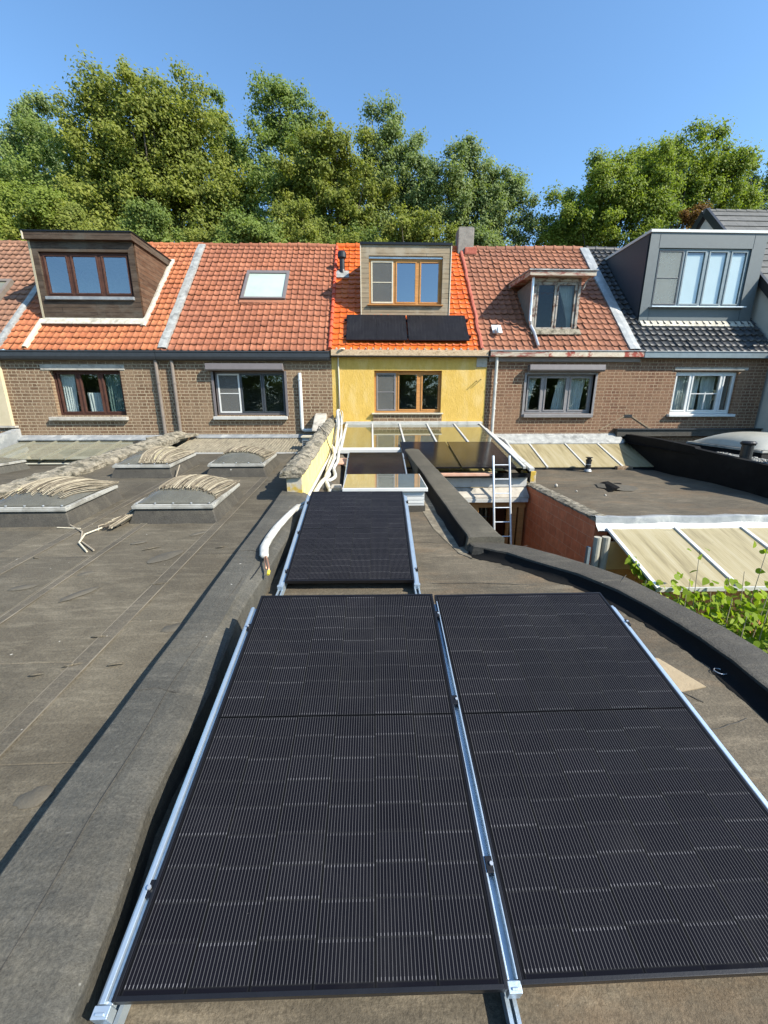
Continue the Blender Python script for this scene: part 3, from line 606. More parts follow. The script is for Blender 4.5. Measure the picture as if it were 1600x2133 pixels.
d = dormer_body(h3, -.265, 2.355, 13.0, 7.54, 9.44, 'wood pale', (-.03, 2.12, 7.87, 9.165), 'wood pale')
MB().box(-.285, 2.375, 12.96, 15.1, 9.44, 9.5).build('roof_edge', 'black metal', d)
window(d, -.03, 2.12, 7.88, 9.11, 13.09, 'wood frame', [(.03, .68), (.75, 1.37), (1.46, 2.06)], glass='glass blue', room='room', depth=1.8, flat=True, kinds={0: 'screen'}, sash={0: 'cream'})
MB().box(-.03, 2.12, 13.06, 13.12, 9.11, 9.165).build('blind_housing', 'alu', d)
m = MB().box(-.08, 2.16, 12.93, 13.1, 7.855, 7.88); m.build('window_sill', 'wood frame', d)
for xa in (-.28, 2.345): MB().box(xa, xa+.025, 12.98, 13.02, 7.5, 9.44).build('corner_trim', 'cream', d)
# ---- house four
h4 = house('brick_house', 'red brown brick house with a small peeling red roofed dormer', 3.33, 7.74, [(4.5, 6.52, 4.76, 5.93)], 'brick red')
D4H = (4.72, 6.06, 12.6, 13.85)
tiles(h4, 3.17, 7.5, 'tile old', 12, holes=[D4H], amp=.032, lift=.03); ridge(h4, 3.4, 7.48, 'tile old', seed=12, rad=.11); back_slope(h4, 3.33, 7.74, 'tile old')
m = slope_strip(MB(), 3.11, 3.19, 11.94, 15.7, .075, wob=.025, seed=3); m.build('mortar_strip', 'mortar red', h4)
m = MB().box(3.36, 5.0, 11.8, 11.99, 6.32, 6.47).build('fascia', 'red peel', h4, bevel=.006)
m = MB().box(5.002, 7.74, 11.8, 11.99, 6.32, 6.47).build('fascia', 'old paint', h4, bevel=.006)
m = MB().box(3.34, 7.74, 11.78, 11.97, 6.472, 6.492).build('gutter', 'zinc', h4)
MB().box(3.36, 7.74, 11.93, 11.998, 6.2, 6.318).build('eaves_board', 'pipe brown', h4)
w = window(h4, 4.5, 6.52, 4.77, 5.86, 12.1, 'grey frame', [(4.58, 5.02), (5.1, 5.76), (5.84, 6.46)], room='room', depth=2.6)
sill(w, 4.48, 6.54, 4.65, 4.765, 'grey frame')
MB().prism([(4.5, 12.0, 5.93), (4.5, 11.8, 5.93), (4.5, 11.77, 5.97), (4.5, 11.79, 6.11), (4.5, 12.0, 6.11)], (2.17, 0, 0)).build('shutter_box', 'box brown', w, bevel=.006)
MB().box(4.5, 6.5, 11.95, 12.0, 5.86, 5.925).build('shutter_slat', 'grey frame', w)
for xa in (4.44, 6.52): MB().box(xa, xa+.06, 11.97, 12.1, 4.66, 5.9).build('shutter_guide', 'grey frame', w)
curtain(w, 4.56, 4.95, 4.56, 4.72, 4.83, 5.84, 12.27, 'curtain', 6); curtain(w, 5.62, 5.85, 5.42, 5.78, 4.83, 5.84, 12.27, 'curtain', 5); curtain(w, 5.85, 6.42, 5.85, 6.3, 4.83, 5.84, 12.29, 'curtain', 8)
pipe(h4, [(3.57, 11.9, 6.33), (3.57, 11.9, 4.22), (3.6, 11.85, 4.12), (3.78, 11.7, 4.06), (3.8, 11.4, 4.0)], .045, 'white dirty', clips=(5.62, 4.9))
# small dormer
d = dormer_body(h4, 4.7, 6.06, 12.54, 7.08, 8.5, 'white peel', (4.77, 5.99, 7.13, 8.42), 'white dirty', sidet=.05)
window(d, 4.77, 5.99, 7.13, 8.42, 12.58, 'white peel', [(4.81, 5.36), (5.4, 5.95)], fw=.04, glass='glass dim', room='room', depth=1.5, flat=True)
curtain(d, 5.45, 5.93, 5.85, 5.93, 7.2, 8.38, 12.75, 'curtain', 5)
m = MB(); m.prism([(4.46, 12.3, 8.5), (4.46, 12.3, 8.63), (4.46, 14.15, 8.76), (4.46, 14.15, 8.62)], (1.88, 0, 0)); m.build('dormer_roof', 'red peel', d, bevel=.008)
m = MB(); m.prism([(4.43, 12.27, 8.63), (4.43, 12.27, 8.655), (4.43, 14.2, 8.79), (4.43, 14.2, 8.765)], (1.94, 0, 0)); m.build('dormer_cap', 'zinc', d)
m = MB().tube([(6.1, 12.5, 8.2), (6.15, 12.46, 8.38), (6.24, 12.4, 8.5)], .02, 8); m.build('bracket', 'white peel', d)
pipe(d, [(4.63, 12.48, 8.5), (4.63, 12.48, 7.5), (4.63, 12.46, 7.36), (4.68, 12.5, 7.25), (4.74, 12.35, 7.04), (4.74, 11.95, 6.62)], .04, 'alu', 'rain_pipe')
slope_box(MB(), 4.66, 6.12, 12.38, 12.55, .06, .085).build('dormer_apron', 'mossy', d)
# chimney and small vent
m = MB().box(3.02, 3.56, 15.45, 15.95, 10.0, 10.82); m.box(3.04, 3.54, 15.48, 15.92, 10.82, 10.86); ch = m.build('chimney', 'chimney', h4, bevel=.02)
MB().box(3.25, 3.66, 15.38, 15.46, 10.0, 10.22).build('chimney_skirt', 'mortar red', ch, bevel=.02)
m = slope_box(MB(), 3.55, 3.83, 12.43, 12.68, .04, .07); m.tube([(3.68, 12.45, 7.08), (3.68, 12.3, 7.12)], .09, 12); m.tube([(3.68, 12.34, 7.14), (3.68, 12.26, 6.98)], .06, 12); m.build('roof_vent', 'white', h4, smooth=False)
# ---- house five
h5 = house('brick_house', 'red brick house with black tiles and a big grey box dormer', 7.74, 11.62, [(8.91, 10.78, 4.75, 5.945)], 'brick red')
D5H = (8.12, 11.5, 12.9, 15.3)
tiles(h5, 7.6, 11.62, 'tile black', 17, holes=[D5H], amp=.045, lift=.04, sag=.004); ridge(h5, 7.62, 11.62, 'tile black', seed=17); back_slope(h5, 7.74, 11.62, 'tile black')
m = slope_strip(MB(), 7.36, 7.66, 11.93, 15.72, .085, wob=.006, seed=6); m.build('lead_strip', 'zinc', h5)
MB().box(7.75, 11.62, 11.79, 11.99, 6.3, 6.46).build('gutter', 'gutter grey', h5, bevel=.006)
MB().box(7.75, 11.62, 11.77, 11.97, 6.462, 6.48).build('gutter_lip', 'zinc', h5)
MB().box(8.83, 11.02, 11.97, 12.05, 5.985, 6.06).build('lintel', 'concrete', h5)
w = window(h5, 8.91, 10.78, 4.76, 5.94, 12.08, 'white', [(8.97, 9.42), (9.48, 10.36), (10.42, 10.73)], fw=.06, room='room light', depth=2.2)
m = MB().box(9.52, 10.32, 12.085, 12.1, 5.32, 5.345); m.box(9.95, 9.975, 12.08, 12.1, 4.88, 5.38); m.build('glazing_bar', 'white', w)
sill(w, 8.84, 10.86, 4.67, 4.757, 'white')
curtain(w, 8.97, 9.45, 8.97, 9.42, 4.84, 5.9, 12.3, 'curtain', 6); curtain(w, 9.45, 9.95, 9.45, 9.9, 4.84, 5.9, 12.36, 'curtain', 8); curtain(w, 9.95, 10.4, 10.0, 10.4, 4.84, 5.9, 12.34, 'curtain', 7)
m = MB(); 
for s_ in (-1, 1): m.obox((7.66, 11.985, 4.73), (s_*.72*1.1, 0, -.42*1.1), (0, .018, 0), (s_*.015, 0, .035))
m.build('gable_scar', 'old mortar', h4)
MB().box(7.55, 7.78, 11.98, 12.02, 4.66, 4.73).build('wall_hole', 'black plastic', h4)
d = dormer_body(h5, 8.08, 11.53, 12.85, 7.38, 9.79, 'panel grey', (8.37, 11.14, 7.86, 9.4), 'panel shade')
MB().box(8.05, 11.56, 12.82, 15.35, 9.79, 9.86).build('roof_trim', 'white', d)
window(d, 8.37, 11.14, 7.86, 9.4, 12.9, 'gutter grey', [(8.42, 9.16), (9.22, 9.84), (9.92, 10.5), (10.58, 11.09)], fw=.045, glass='glass', room='room light', depth=1.4, flat=True, scr='screen pale', kinds={0: 'screen', 1: 'blind', 2: 'blind', 3: 'blind'}, sash={0: 'dark frame'})
MB().box(8.33, 11.2, 12.7, 12.87, 7.815, 7.845).build('window_sill', 'alu', d)
m = MB().box(8.36, 8.37, 12.846, 12.85, 7.4, 9.78)
m = MB()
for x in (8.36, 11.16): m.box(x-.004, x+.004, 12.845, 12.8495, 9.4, 9.785); m.box(x-.004, x+.004, 12.845, 12.8495, 7.39, 7.8)
m.build('panel_joint', 'dark frame', d)
m = MB(); m.obox((8.1, 12.68, 7.27), (3.43, 0, 0), (0, .17, .17), (0, -.02, .02)); m.build('flashing', 'cream lead', h5)
# ---- house zero and house six
h0 = thing('rendered_house', 'beige rendered house at the left edge with old brown tiles', 'house', (-13, 12, GZ), 'row of terraced houses')
MB().box(-15.5, -10.2, 11.9, 19.5, 4.44, 6.42).build('wall', 'beige', h0)
m = MB().box(-15.5, -10.22, 11.92, 19.4, GZ, 4.38); m.build('brick_base', 'brick', h0); MB().box(-15.5, -10.1, 11.86, 12.1, 4.382, 4.436).build('string_course', 'concrete', h0)
tiles(h0, -15.5, -10.14, 'tile brown', 21, amp=.028, holes=[(-12.4, -11.02, 13.4, 14.1)]); ridge(h0, -15.5, -10.14, 'tile brown', seed=21); back_slope(h0, -15.5, -10.2, 'tile brown')
gutter(h0, -15.5, -10.21, 'gutter')
m = slope_strip(MB(), -10.24, -10.06, 11.93, 15.7, .075, wob=.01, seed=11); m.build('party_strip', 'lead', h0)
m = MB(); 
for a in ((-12.4, -12.3, 13.37, 14.12), (-11.1, -11.0, 13.37, 14.12), (-12.3, -11.1, 13.37, 13.45), (-12.3, -11.1, 14.04, 14.12)): slope_box(m, *a, -.02, .12)
rw = m.build('roof_window', 'pipe brown', h0); slope_box(MB(), -12.31, -11.09, 13.44, 14.05, .07, .085).build('pane', 'glass grimy', rw)
h6 = thing('rendered_house', 'tall pale rendered house with flat grey tiles behind the grey dormer', 'house', (14, 15.7, GZ), 'row of terraced houses')
X6 = 11.72
m = MB(); m.prism([(X6, 10.6, GZ), (X6, 10.6, 6.75), (X6, 12.0, 6.75), (X6, 12.0, 7.45), (X6, 15.68, 11.3), (X6, 19.4, 7.45), (X6, 19.4, GZ)], (7, 0, 0)); m.build('wall', 'house six', h6)
m = MB(); n = 17; y0_, z0_, y1_, z1_ = 11.7, 7.36, 15.68, 11.5
for k in range(n):
    a, b = k/n, (k+1)/n+.012
    for i in range(20):
        xx = X6-.1+i*.36+(.18 if k % 2 else 0)
        if i == 0: xx = X6-.1
        x2 = min(X6-.1+(i+1)*.36+(.18 if k % 2 else 0)-.004, 18.9)
        P = lambda t, h: Vector((0, y0_+(y1_-y0_)*t-h*.72, z0_+(z1_-z0_)*t+h*.69))
        p0, p1 = P(a, .035), P(b, .006)
        m.obox((xx, p0.y, p0.z), (x2-xx, 0, 0), (0, p1.y-p0.y, p1.z-p0.z), (0, .014, -.014))
m.build('roof', 'slate', h6)
m = MB(); m.obox((X6-.1, 15.7, 11.46), (7, 0, 0), (0, 4, -4.1), (0, -.03, -.03)); m.build('rear_roof', 'slate', h6)
m = MB()
for k in range(21): m.tube([(X6-.12+k*.36, 15.68, 11.49), (X6-.12+k*.36+.355, 15.68, 11.47)], .08, 12)
m.build('ridge_tiles', 'slate', h6)
m = MB(); m.obox((X6-.14, 11.6, 7.1), (.1, 0, 0), (0, 4.08, 4.25), (0, -.1, .2)); m.obox((X6-.14, 15.68, 11.35), (.1, 0, 0), (0, 3.9, -4.0), (0, .1, .2)); m.build('verge_board', 'black plastic', h6)

# ------------------------------------------------------------------ ground
def sheet(name, x0, x1, y0, y1, z, mat):
    return struct(MB().poly((x0, y0, z), (x1, y0, z), (x1, y1, z), (x0, y1, z)).build(name, mat))
sheet('ground', -400, 400, -400, 400, GZ, 'ground')
sheet('path', 1.15, 3.2, 4.2, 8.3, GZ+.01, 'paving')

# ------------------------------------------------------------------ rear extensions
def roof_grid(m, x0, x1, y0, y1, zf, nx, ny, amp=.008, seed=0):
    g = random.Random(seed); i0 = len(m.v)
    for j in range(ny+1):
        for i in range(nx+1):
            x, y = x0+(x1-x0)*i/nx, y0+(y1-y0)*j/ny; m.v.append((x, y, zf(y)+g.uniform(-amp, amp)))
    for j in range(ny):
        for i in range(nx): a = i0+j*(nx+1)+i; m.f.append((a, a+1, a+nx+2, a+nx+1))
    return m
# house two's extension: wide dusty felt roof, with the felt covered party kerb on its right
e2 = thing('rear_extension', 'flat roofed extension covered in dusty grey brown felt with four domes', 'extension', (-3.4, 4, GZ))
roof_grid(MB(), -5.3, -1.28, -4, 12, LF, 16, 96, .006, 3).build('flat_roof', 'bitumen', e2, smooth=True, recalc=False)
MB().prism([(-5.3, -4, GZ), (-5.3, -4, LZ(-4)-.03), (-5.3, 8.2, LZ(8.2)-.06), (-5.3, 12, 3.7), (-5.3, 12, GZ)], (4.05, 0, 0)).build('wall', 'brick', e2)
m = MB(); g = random.Random(5); n = 60; i0 = 0
for k in range(n+1):
    y = -4+9.62*k/n; b = LZ(y); wv = .012*math.sin(y*3.1)+.008*math.sin(y*7.7+1)
    ed = float(np.interp(y, [-4, .5, .9, 1.35, 1.9, 2.65, 3.1, 4, 5.6], [-.86, -.84, -.855, -.925, -.9, -.985, -.945, -.9, -.9]))+wv*.4
    prof = [(-1.285+wv*.3, b-.02), (-1.28+wv*.3, b+.158), (-1.268+wv*.3, b+.168), (-1.16, b+.166+wv*.2), (-1.045+wv*.5, b+.157+wv*.2), (ed-.06, b+.135), (ed-.012, b+.112), (ed, b+.095), (ed+.004, BZ(y)-.01)]
    m.v += [(x, y, z) for x, z in prof]
P_ = 9
for k in range(n):
    for q in range(P_-1): a = k*P_+q; m.f.append((a, a+1, a+P_+1, a+P_))
m.build('party_kerb', 'felt', e2, smooth=False, recalc=False)
m = MB()                                       # lap edges of the kerb felt
m.tube([(-1.09+.012*math.sin(y*2.3)+.006*math.sin(y*9), y, LZ(y)+.162) for y in [(-1+k*.1) for k in range(42)]], .0035, 5, flat=.5)
for y in (.62, 1.85, 3.6): m.tube([(-1.27, y, LZ(y)+.169), (-1.16, y+.02, LZ(y)+.167), (-1.05, y-.01, LZ(y)+.16)], .0035, 5, flat=.5)
m.build('felt_lap', 'felt dark', e2)
def lap(m, x, y0, y1, w=.1, h=.006):
    n = max(2, int((y1-y0)/.25))
    for k in range(n):
        a, b = y0+(y1-y0)*k/n, y0+(y1-y0)*(k+1)/n
        m.obox((x, a, LZ(a)+.004), (w, 0, 0), (0, b-a, LZ(b)-LZ(a)), (0, 0, h))
for x_, ya_, yb_, w_ in ((-1.93, -2, 7, .1), (-2.83, -2, 4.9, .06), (-3.52, -2, 8, .09), (-4.6, 0, 4.5, .06)):
    m = MB(); lap(m, x_, ya_, yb_, w_, .004); m.build('lap_seam', 'lap', e2)
    for xe in (x_-.006, x_+w_+.002):
        m = MB(); lap(m, xe, ya_, yb_, .005, .005); m.build('dust_line', 'dust', e2)
def patch(x, y, a, b, rot, seed, zf=LZ, h=.012):
    m = MB(); g = random.Random(seed); c, s = math.cos(rot), math.sin(rot); rim = []; top = []
    for k in range(18):
        w = 2*math.pi*k/18; r_ = 1+g.uniform(-.12, .12); px, py = a*r_*math.cos(w), b*r_*math.sin(w); X, Y = x+px*c-py*s, y+px*s+py*c
        rim.append((X, Y, zf(Y)+.004)); top.append((x+(X-x)*.8, y+(Y-y)*.8, zf(y+(Y-y)*.8)+h))
    i = len(m.v); m.v += rim+top+[(x, y, zf(y)+h*1.25)]
    for k in range(18): q = (k+1) % 18; m.f += [(i+k, i+q, i+18+q, i+18+k), (i+18+k, i+18+q, i+36)]
    return m
for k, (x, y, a, b, r_) in enumerate(((-2.1, 3.85, .17, .09, .9), (-2.47, 3.14, .15, .045, .9), (-3.03, 3.26, .1, .04, .4), (-1.45, 2.65, .09, .05, .3), (-2.55, 4.2, .08, .03, .5), (-1.5, 1.42, .07, .05, .2), (-2.0, 4.45, .1, .03, .7), (-2.65, 3.5, .07, .03, .6))):
    patch(x, y, a, b, r_, k).build('felt_patch', 'patch', e2, smooth=True)
gw = random.Random(31)
for k in range(26):                              # ridged wrinkles where the felt has lifted
    x, y = gw.uniform(-4.9, -1.5), gw.uniform(.6, 4.7); a = gw.gauss(.1, .35); L_ = gw.uniform(.05, .2)
    pts = [(x+L_*t*math.cos(a)+gw.uniform(-.01, .01), y+L_*t*math.sin(a), LZ(y+L_*t*math.sin(a))+.006+.007*math.sin(math.pi*t)) for t in (0, .25, .5, .75, 1)]
    MB().tube(pts, [.002, .009, .012, .008, .002], 7, flat=.6).build('felt_wrinkle', 'bitumen', e2, smooth=True)
# lean-to of grubby corrugated sheets against house two
m = MB(); i0 = 0; nx, ny = 170, 6
for j in range(ny+1):
    for i in range(nx+1):
        x = -5.15+3.6*i/nx; t = j/ny; m.v.append((x, 11.95-1.65*t, 4.09-.25*t+.012*math.sin(x*2*math.pi/.076)))
for j in range(ny):
    for i in range(nx): a = j*(nx+1)+i; m.f.append((a, a+1, a+nx+2, a+nx+1))
ls = m.build('corrugated_lean_to', MAT.setdefault('corr', weather('grubby corrugated sheet', (.17, .145, .1), (.27, .235, .165), 5, .85, .3, c3=(.11, .095, .07), s3=3, stretch=(4, .7, 1))), e2, smooth=True, recalc=False)
m = MB().box(-5.15, -1.55, 10.27, 10.3, 3.76, 3.84); m.build('white_trim', 'white dirty', ls)
MB().prism([(-5.2, 11.99, 4.17), (-5.2, 11.96, 4.18), (-5.2, 11.8, 4.1), (-5.2, 11.8, 4.085), (-5.2, 11.99, 4.09)], (3.7, 0, 0)).build('wall_flashing', 'zinc', e2)
# party wall between extensions two and three, yellow on its right face, mossy coping on top
pw = thing('party_wall', 'party wall with yellow painted side and crumbling mossy coping', 'wall', (-1.1, 8.8, GZ))
def WT(y): return 4.05+.083*(y-5.6)
MB().prism([(-1.19, 5.6, GZ), (-1.19, 5.6, WT(5.6)), (-1.19, 11.99, WT(11.99)), (-1.19, 11.99, GZ)], (.205, 0, 0)).build('wall', 'yellow side', pw)
m = MB(); n = 10
for k in range(n): m.box(-1.2, -.985+.006, 5.585, 5.599, 3.55+.05*k, 3.55+.05*(k+1))
o = MB().box(-1.197, -.988, 5.57, 5.598, 3.62, 4.06).build('end_face', 'lichen', pw); 
MB().box(-1.23, -.975, 5.55, 5.597, 3.4, 3.72).build('felt_upstand', 'felt', pw, bevel=.01)
m = MB(); g = random.Random(3); n = 40; i0 = 0
for k in range(n+1):
    y = 5.52+6.46*k/n; b = WT(y); j = lambda s_: g.uniform(-s_, s_)
    prof = [(-1.28, b-.02), (-1.29, b+.02), (-1.2, b+.075), (-1.1, b+.09), (-1.02, b+.06), (-.965, b+.01), (-.97, b-.02)]
    m.v += [(x+j(.012), y+j(.01), z+j(.014)) for x, z in prof]
for k in range(n):
    for q in range(6): a = k*7+q; m.f.append((a, a+1, a+8, a+7))
    m.f.append((k*7+6, k*7, (k+1)*7, (k+1)*7+6))
m.f += [tuple(range(7)), tuple(range(n*7+6, n*7-1, -1))]
cp = m.build('coping', 'mossy', pw); sb = cp.modifiers.new('s', 'SUBSURF'); sb.subdivision_type = 'SIMPLE'; sb.levels = sb.render_levels = 2
tx = bpy.data.textures.new('crumble', 'CLOUDS'); tx.noise_scale = .09; dm = cp.modifiers.new('d', 'DISPLACE'); dm.texture = tx; dm.strength = .06; dm.texture_coords = 'LOCAL'
m = MB().prism([(-1.62, 11.0, 4.32), (-1.62, 11.99, 4.4), (-1.62, 11.99, 4.78), (-1.62, 11.75, 4.72)], (.34, 0, 0)); o = m.build('cement_fillet', 'concrete', pw, bevel=.03)
bx = thing('vent_box', 'small white slatted vent box beside the crumbling coping', 'vent box', (-1.62, 10.6, LF(10.6)))
m = MB().box(-1.78, -1.48, 10.45, 10.72, LF(10.5), 4.2); m.build('housing', 'white dirty', bx); MB().box(-1.8, -1.44, 10.4, 10.75, 4.2, 4.235).build('cover', 'cream', bx)
m = MB()
for k in range(3): m.box(-1.76, -1.64, 10.44, 10.447, 4.08-.05*k, 4.11-.05*k); m.box(-1.61, -1.5, 10.44, 10.447, 4.08-.05*k, 4.11-.05*k)
m.build('grille', 'black plastic', bx)
# house one's extension
e1 = thing('rear_extension', 'lower felt roofed extension with a long glazed lean-to at the far left', 'extension', (-8, 7, GZ))
roof_grid(MB(), -10.4, -5.6, 1, 12, lambda y: 3.52, 8, 16, .006, 4).build('flat_roof', 'bitumen', e1, smooth=True, recalc=False)
MB().box(-10.4, -5.6, 1, 12, GZ, 3.48).build('wall', 'brick', e1)
gl = MB().prism([(-9.95, 11.95, 4.03), (-9.95, 11.95, 4.045), (-9.95, 10.35, 3.685), (-9.95, 10.35, 3.67)], (3.9, 0, 0)).build('lean_to_glazing', 'glass grimy', e1)
for k in range(6):
    x = -8.94-.6+k*.6; MB().obox((x-.015, 10.3, 3.66), (.035, 0, 0), (0, 1.66, .374), (0, -.01, .045)).build('glazing_bar', 'bar olive', gl)
m = MB().obox((-10.0, 10.36, 3.55), (3.95, 0, 0), (0, 1.62, .36), (0, 0, .02)); m.build('under_sheet', MAT.setdefault('under', weather('pale dirty board', (.42, .4, .31), (.52, .5, .4), 3, .8, .2)), gl)
MB().box(-10.0, -6.0, 10.4, 10.46, 3.5, 3.6).build('front_shadow_board', 'black plastic', gl)  # black board standing in for the shadow gap below the glazing
MB().prism([(-10.1, 11.99, 4.16), (-10.1, 11.95, 4.17), (-10.1, 11.72, 4.06), (-10.1, 11.72, 4.035), (-10.1, 11.99, 4.06)], (4.3, 0, 0)).build('wall_flashing', 'zinc', e1)
m = MB().prism([(-10.2, 11.9, 4.35), (-10.2, 10.0, 3.9), (-10.2, 10.0, 3.6), (-10.2, 11.9, 3.6)], (.2, 0, 0)); m.build('side_kerb', 'zinc', e1)
# coping between extensions one and two
kb = thing('party_kerb', 'low mossy broken coping running between the two left flat roofs', 'kerb', (-5.45, 8, 3.4))
m = MB(); g = random.Random(11); n = 46
for k in range(n+1):
    y = 3.2+8.5*k/n; b = LZ(y)+.09; j = lambda s_: g.uniform(-s_, s_)
    m.v += [(x+j(.02), y+j(.02), z+j(.014)) for x, z in ((-5.78, 3.45), (-5.8, b-.05), (-5.66, b+.03), (-5.46, b+.075), (-5.26, b+.03), (-5.2, b-.015), (-5.21, LZ(y)-.05))]
for k in range(n):
    for q in range(6): a = k*7+q; m.f.append((a, a+1, a+8, a+7))
m.f += [tuple(range(7)), tuple(range(n*7+6, n*7-1, -1))]
o = m.build('coping', 'mossy', kb); sb = o.modifiers.new('s', 'SUBSURF'); sb.subdivision_type = 'SIMPLE'; sb.levels = sb.render_levels = 2
dm = o.modifiers.new('d', 'DISPLACE'); dm.texture = tx; dm.strength = .07; dm.texture_coords = 'LOCAL'
pr_ = thing('brick_pier', 'short red brick pier capped by concrete slabs below the downpipes', 'pier', (-5.7, 10.9, 3.5))
m = MB().box(-6.0, -5.7, 10.6, 10.9, 3.5, 4.05).build('pier', 'block red', pr_); MB().box(-6.1, -5.62, 10.5, 11.0, 4.05, 4.09).build('cap_slab', 'felt dark', pr_)
MB().prism([(-5.98, 10.9, 4.1), (-5.2, 11.0, 4.1), (-4.95, 11.8, 4.16), (-5.6, 11.9, 4.16)], (0, 0, .07)).build('sloping_slab', 'mossy', pr_, bevel=.01)

# ------------------------------------------------------------------ domes on the left roof
def roof_dome(name, label, x, y, w, l, zf, group, curb=.17, mat='dome', cm='felt dark', rise=.17):
    t = thing(name, label, 'roof dome', (x, y, zf(y)), group); sl = (zf(y+1)-zf(y)); h = curb
    bz = lambda yy, d: zf(yy)+d
    m = MB(); a, b = .045, .0
    bot = [(x-w/2-a, y-l/2-a), (x+w/2+a, y-l/2-a), (x+w/2+a, y+l/2+a), (x-w/2-a, y+l/2+a)]; top = [(x-w/2+.03, y-l/2+.03), (x+w/2-.03, y-l/2+.03), (x+w/2-.03, y+l/2-.03), (x-w/2+.03, y+l/2-.03)]
    m.v = [(p, q, bz(q, -.01)) for p, q in bot]+[(p, q, bz(q, h)) for p, q in top]; m.f = [(k, (k+1) % 4, 4+(k+1) % 4, 4+k) for k in range(4)]+[(4, 5, 6, 7)]
    m.build('curb', cm, t, bevel=.012)
    m = MB(); fw = .055
    for (xa, ya, dx, dy) in ((x-w/2, y-l/2, w, fw), (x-w/2, y+l/2-fw, w, fw), (x-w/2, y-l/2+fw, fw, l-2*fw), (x+w/2-fw, y-l/2+fw, fw, l-2*fw)):
        m.obox((xa, ya, bz(ya, h+.002)), (dx, 0, 0), (0, dy, dy*sl), (0, 0, .038))
        m.obox((xa+(.012 if dx > fw else 0), ya+.006, bz(ya, h+.04)), (dx-(.024 if dx > fw else 0), 0, 0), (0, dy-.012, (dy-.012)*sl), (0, 0, .014))
    m.build('rim', 'rim grey', t, bevel=.006)
    m = MB()
    for k in range(5):
        for sx in (x-w/2+.06+(w-.12)*k/4,): m.tube([(sx, y-l/2+.03, bz(y-l/2, h+.066)), (sx, y-l/2+.03, bz(y-l/2, h+.078))], .012, 8)
    m.build('screw_cap', 'alu', t)
    n = 18; m = MB()
    for j in range(n+1):
        for i in range(n+1):
            u, v = -1+2*i/n, -1+2*j/n; px, py = x+u*(w/2-.05), y+v*(l/2-.05)
            hh = rise*((1-abs(u)**2.6)*(1-abs(v)**2.6))**.75; m.v.append((px, py, bz(py, h+.062+hh)))
    for j in range(n):
        for i in range(n): a_ = j*(n+1)+i; m.f.append((a_, a_+1, a_+n+2, a_+n+1))
    m.build('acrylic_dome', mat, t, smooth=True, recalc=False)
    m = MB().obox((x-w/2+.06, y-l/2+.06, bz(y-l/2, h+.004)), (w-.12, 0, 0), (0, l-.12, (l-.12)*sl), (0, 0, .01)); m.build('shaft_bottom', MAT.setdefault('shaft', plain('dim shaft board', (.2, .2, .17), .9)), t)
    return t, (lambda u, v: Vector((x+u*(w/2-.05), y+v*(l/2-.05), bz(y+v*(l/2-.05), h+.066+rise*((1-min(1, abs(u))**2.6)*(1-min(1, abs(v))**2.6))**.75))))
def reed_mat_on(label, surf, u0, u1, v0, v1, seed, n=48, ang=0., over=.0, mat='reed', rag=.1):
    """thatching reeds laid side by side front to back over a dome, bending with it"""
    g = random.Random(seed); m = MB(); c0 = surf((u0+u1)/2, (v0+v1)/2)
    for k in range(n):
        u = u0+(u1-u0)*(k+.5)/n+g.uniform(-.012, .012); va = v0+g.uniform(-rag, rag)*.9; vb = v1+g.uniform(-.02, .05)+over; r_ = g.uniform(.003, .0065); lift = g.uniform(.003, .026); sk = ang+g.uniform(-.03, .03)
        pts = []
        for q in range(8):
            t_ = q/7; v = va+(vb-va)*t_; uu = u+sk*(t_-.5); p = surf(max(-1.12, min(1.12, uu)), max(-1., min(1.15, v))); pts.append(p+Vector((0, 0, lift+g.uniform(-.002, .003))))
        m.tube(pts, r_, 5)
    o = m.build('reed_screen', mat, None, origin=tuple(c0)); return tag(o, label, 'reed mat', 'reed mats on the domes')
DG = 'roof domes on the left flat roof'
dome_front_left = roof_dome('roof_dome', 'front left roof dome, nearest the mossy kerb, under loose splayed reeds', -4.18, 5.28, 1.0, 1.05, LZ, DG)
dome_front_right = roof_dome('roof_dome', 'front right roof dome half covered by a neat reed mat', -2.45, 5.35, 1.0, 1.05, LZ, DG)
dome_back_left = roof_dome('roof_dome', 'back left roof dome by the red brick pier, reeds on its right half', -4.02, 7.6, 1.0, 1.1, LZ, DG)
dome_back_right = roof_dome('roof_dome', 'back right roof dome beside the yellow party wall, reeds over its rear', -2.4, 7.6, 1.0, 1.0, LZ, DG)
roof_dome('roof_dome', 'white rimmed roof dome cut by the left edge of the photo', -9.1, 9.2, 1.6, 1.3, lambda y: 3.52, None, .16, 'dome', 'felt')
reed_mat_on('loose splayed reed mat with yellowish ends on the front left dome', dome_front_left[1], -1.0, 1.0, -.6, 1.1, 1, 210, .35, .05, rag=.25)
reed_mat_on('reed mat on the front right dome with even cut ends', dome_front_right[1], -.55, 1.1, -.6, 1.05, 2, 200, .14)
reed_mat_on('brown reed mat lying on the back left dome', dome_back_left[1], -.1, 1.1, -1.0, 1.1, 3, 160, .1)
reed_mat_on('reed mat with pinkish ends on the back right dome', dome_back_right[1], -.6, 1.1, -.5, 1.1, 4, 190, .15)
m = MB(); g = random.Random(9)
for k in range(26):
    x, y = -3.05+g.uniform(-.06, .09), 4.78+g.uniform(-.1, .1); m.tube([(x-.05, y-.16, LZ(y-.16)+.02+g.uniform(0, .06)), (x+.0, y+.1, LZ(y)+.05+g.uniform(0, .05)), (x+.08, y+.42, LZ(y+.42)+.07+g.uniform(0, .06))], .008, 5)
tag(m.build('reed_bundle', 'reed', None, origin=(-3.05, 4.78, LZ(4.78))), 'bundle of fallen reeds leaning between the two front domes', 'reed bundle')
